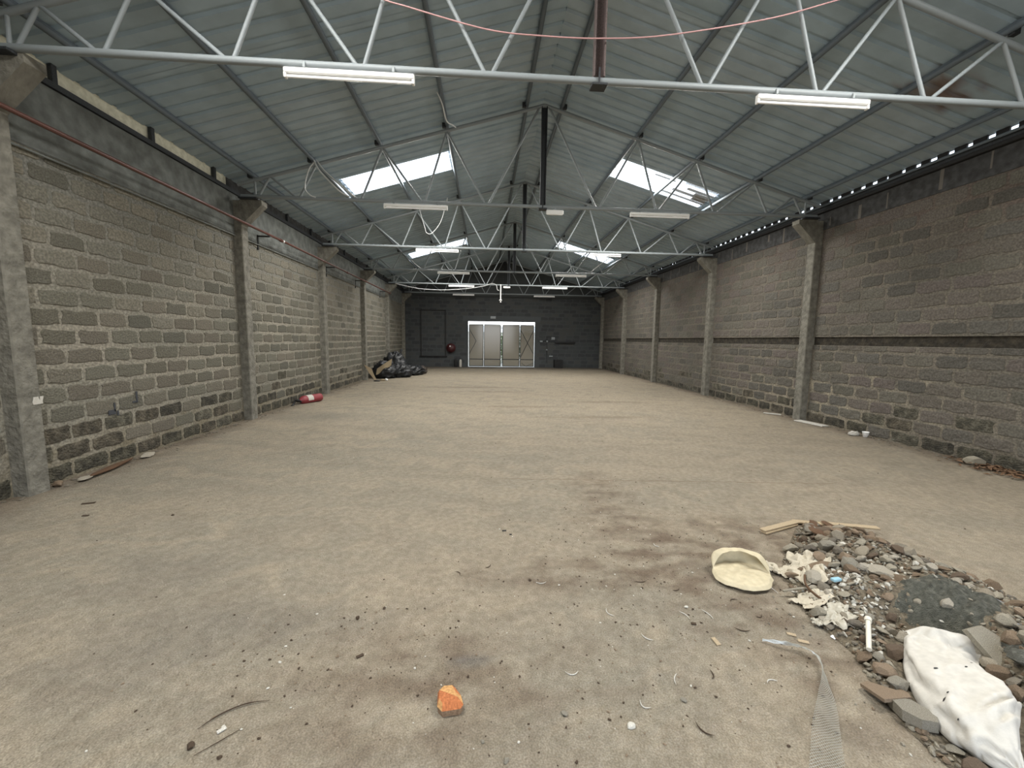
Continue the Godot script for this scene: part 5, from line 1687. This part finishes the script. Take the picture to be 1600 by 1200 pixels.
	# curled shavings
	var curls := [
		[0.38, -2.51, 1, "in the middle of the floor, up and right of the orange brick"], [1.18, -2.15, 1, "left one of a pair below the cream dish"], [1.32, -2.15, 1, "right one of a pair below the cream dish"],
		[0.92, -1.71, 1, "halfway between the orange brick and the mesh strip"], [1.37, -1.67, 1, "just left of the bend in the mesh strip"], [1.36, -2.96, 1, "on the open floor beyond the cream dish"],
		[0.89, -1.99, 1, "to the left of the lone pale wood chip"], [0.43, -1.78, 1, "up and right of the orange brick fragment"], [0.72, -1.59, 1, "low on the floor right of the orange brick"],
		[1.62, -1.22, 1, "to the right of the lower end of the mesh strip"], [0.75, -2.2, 1, "left of the pair of shavings below the dish"],
		[1.1, -1.73, 0, "left of the bend in the mesh strip"], [0.92, -1.46, 0, "at the bottom edge left of the mesh strip"], [1.56, -2.27, 0, "close below the front of the cream dish"], [1.62, -2.13, 0, "below the cream dish toward the mesh strip"],
		[-0.18, -2.64, 0, "on the open floor straight above the orange brick"], [0.03, -2.72, 0, "in the middle of the floor, above and right of the orange brick"], [1.45, -2.02, 0, "just above the tip of the mesh strip"], [1.25, -2.4, 0, "to the left of the cream dish, nearer one"], [1.05, -2.5, 0, "to the left of the cream dish, farther one"]]
	for q in curls:
		var pale: bool = q[2] == 1
		var turn := r.randf() * TAU
		var l := r.randf_range(0.025, 0.045)
		var bend := r.randf_range(0.008, 0.02)
		var s2 := st_new(false)
		var c := Vector3(q[0], floor_y(q[0], q[1]) + 0.003, q[1])
		var path := []
		for k in 7:
			var w := k / 3.0 - 1.0
			path.append(c + Basis(Vector3.UP, turn) * Vector3(w * l, 0.004 * w * w, bend * (1.0 - w * w)))
		tube(s2, path, [0.0008, 0.0022, 0.0028, 0.003, 0.0028, 0.0022, 0.0008], 6)
		single("shaving", done(s2), M.white_matte if pale else M.leaf_dark, ("pale curled shaving " if pale else "dark curled stalk ") + str(q[3]), "shaving", "pale curled shavings on the floor" if pale else "dark curled stalks on the floor")
	single("twig", tube_mesh(smooth_path([Vector3(-1.16, 0.004, -1.57), Vector3(-1.11, 0.006, -1.63), Vector3(-1.03, 0.008, -1.675), Vector3(-0.94, 0.004, -1.69)]), [0.001, 0.001, 0.0018, 0.002, 0.0025, 0.003, 0.003, 0.003, 0.003, 0.003, 0.003, 0.003, 0.003, 0.003, 0.002, 0.0018, 0.0015, 0.0012, 0.001], 6), M.leaf_dark, "long curved dark twig at the lower left of the floor", "twig")
	single("twig", tube_mesh([Vector3(-1.10, 0.004, -1.46), Vector3(-1.04, 0.005, -1.51), Vector3(-0.99, 0.003, -1.56)], [0.001, 0.002, 0.001], 6), M.leaf_dark, "short straight dark twig below the long curved one", "twig")
	single("twig", tube_mesh(smooth_path([Vector3(1.42, 0.004, -1.225), Vector3(1.45, 0.006, -1.19), Vector3(1.47, 0.004, -1.15), Vector3(1.48, 0.003, -1.10)]), 0.003, 6), M.leaf_dark, "dark twig beside the lower end of the mesh strip", "twig")
	# pebbles
	var kinds := []
	for k in 5: kinds.append(chunk_mesh(700 + k, 0.75, 0.3))
	var peb := [
		[0.31, -2.54, 0.012, 0, "left of the pale shaving in mid floor"], [-0.72, -2.22, 0.013, 0, "far up and left of the orange brick"], [0.9, -1.6, 0.013, 1, "on the floor left of the mesh strip"], [0.35, -1.56, 0.014, 1, "on the floor right of the orange brick"],
		[0.62, -1.49, 0.017, 2, "near the bottom edge right of the orange brick"], [0.0, -1.46, 0.008, 1, "just below and right of the orange brick"], [0.09, -1.38, 0.012, 1, "at the bottom edge below the orange brick"], [-2.77, -3.66, 0.012, 0, "alone on the floor toward the left wall"],
		[-0.59, -2.30, 0.010, 0, "small, above the dark bark chip"], [-0.07, -1.78, 0.007, 0, "just above the orange brick"], [-1.14, -1.50, 0.016, 0, "at the left end of the straight twig"], [-1.0, -1.45, 0.009, 0, "below the straight twig"], [1.23, -2.23, 0.012, 2, "above the pair of pale shavings"], [-1.0, -1.91, 0.008, 2, "above the long curved twig"]]
	for q in peb:
		var m: Material = [M.leaf_dark, M.stone[1], M.white_stone][q[3]]
		var ob := single("pebble", kinds[r.randi() % 5], m, ["dark pebble ", "grey pebble ", "white pebble "][q[3]] + str(q[4]), "pebble", ["dark pebbles on the open floor", "grey pebbles on the open floor", "white pebbles on the open floor"][q[3]])
		ob.transform = Transform3D(Basis(Vector3.UP, r.randf() * TAU) * Basis.from_scale(Vector3(q[2], q[2] * 0.8, q[2] * 1.2)), Vector3(q[0], floor_y(q[0], q[1]) + q[2] * 0.4, q[1]))
	# grit
	for k in 3:
		var mm := MultiMesh.new()
		mm.transform_format = MultiMesh.TRANSFORM_3D
		mm.mesh = kinds[k]
		var list := []
		var want: int = [1500, 1100, 260][k]
		var spots := [[1.2, -2.5, 0.5, 0.5], [-0.35, -1.75, 0.55, 0.35], [1.5, -1.8, 0.4, 0.5], [0.9, -3.0, 0.6, 0.6], [1.2, -3.8, 0.35, 0.7], [0.5, -2.0, 1.0, 0.5], [-0.6, -1.95, 0.5, 0.25]]
		while list.size() < want:
			var px: float
			var pz: float
			if r.randf() < 0.72:
				var s: Array = spots[r.randi() % spots.size()]
				px = s[0] + r.randfn() * s[2]
				pz = s[1] + r.randfn() * s[3]
			else:
				px = r.randf_range(-3.5, 5.5)
				pz = r.randf_range(-9.0, -1.1)
			if pz > -0.9 or heap_inside(px, pz) > -0.5: continue
			var sc := 0.0013 + 0.0056 * pow(r.randf(), 3.0)
			list.append(Transform3D(Basis(Vector3.UP, r.randf() * TAU) * Basis.from_scale(Vector3(sc, sc * 0.7, sc * 1.3)), Vector3(px, floor_y(px, pz) + sc * 0.4, pz)))
		mm.instance_count = list.size()
		for i in list.size(): mm.set_instance_transform(i, list[i])
		var mi := MultiMeshInstance3D.new()
		mi.name = numbered("floor_grit")
		mi.multimesh = mm
		mi.material_override = [M.leaf_dark, M.brown_stone[3], M.white_stone][k]
		add_child(mi)
		tag(mi, ["dark grit scattered over the floor", "brown grit scattered over the floor", "white specks scattered over the floor"][k], "grit", "", "stuff")
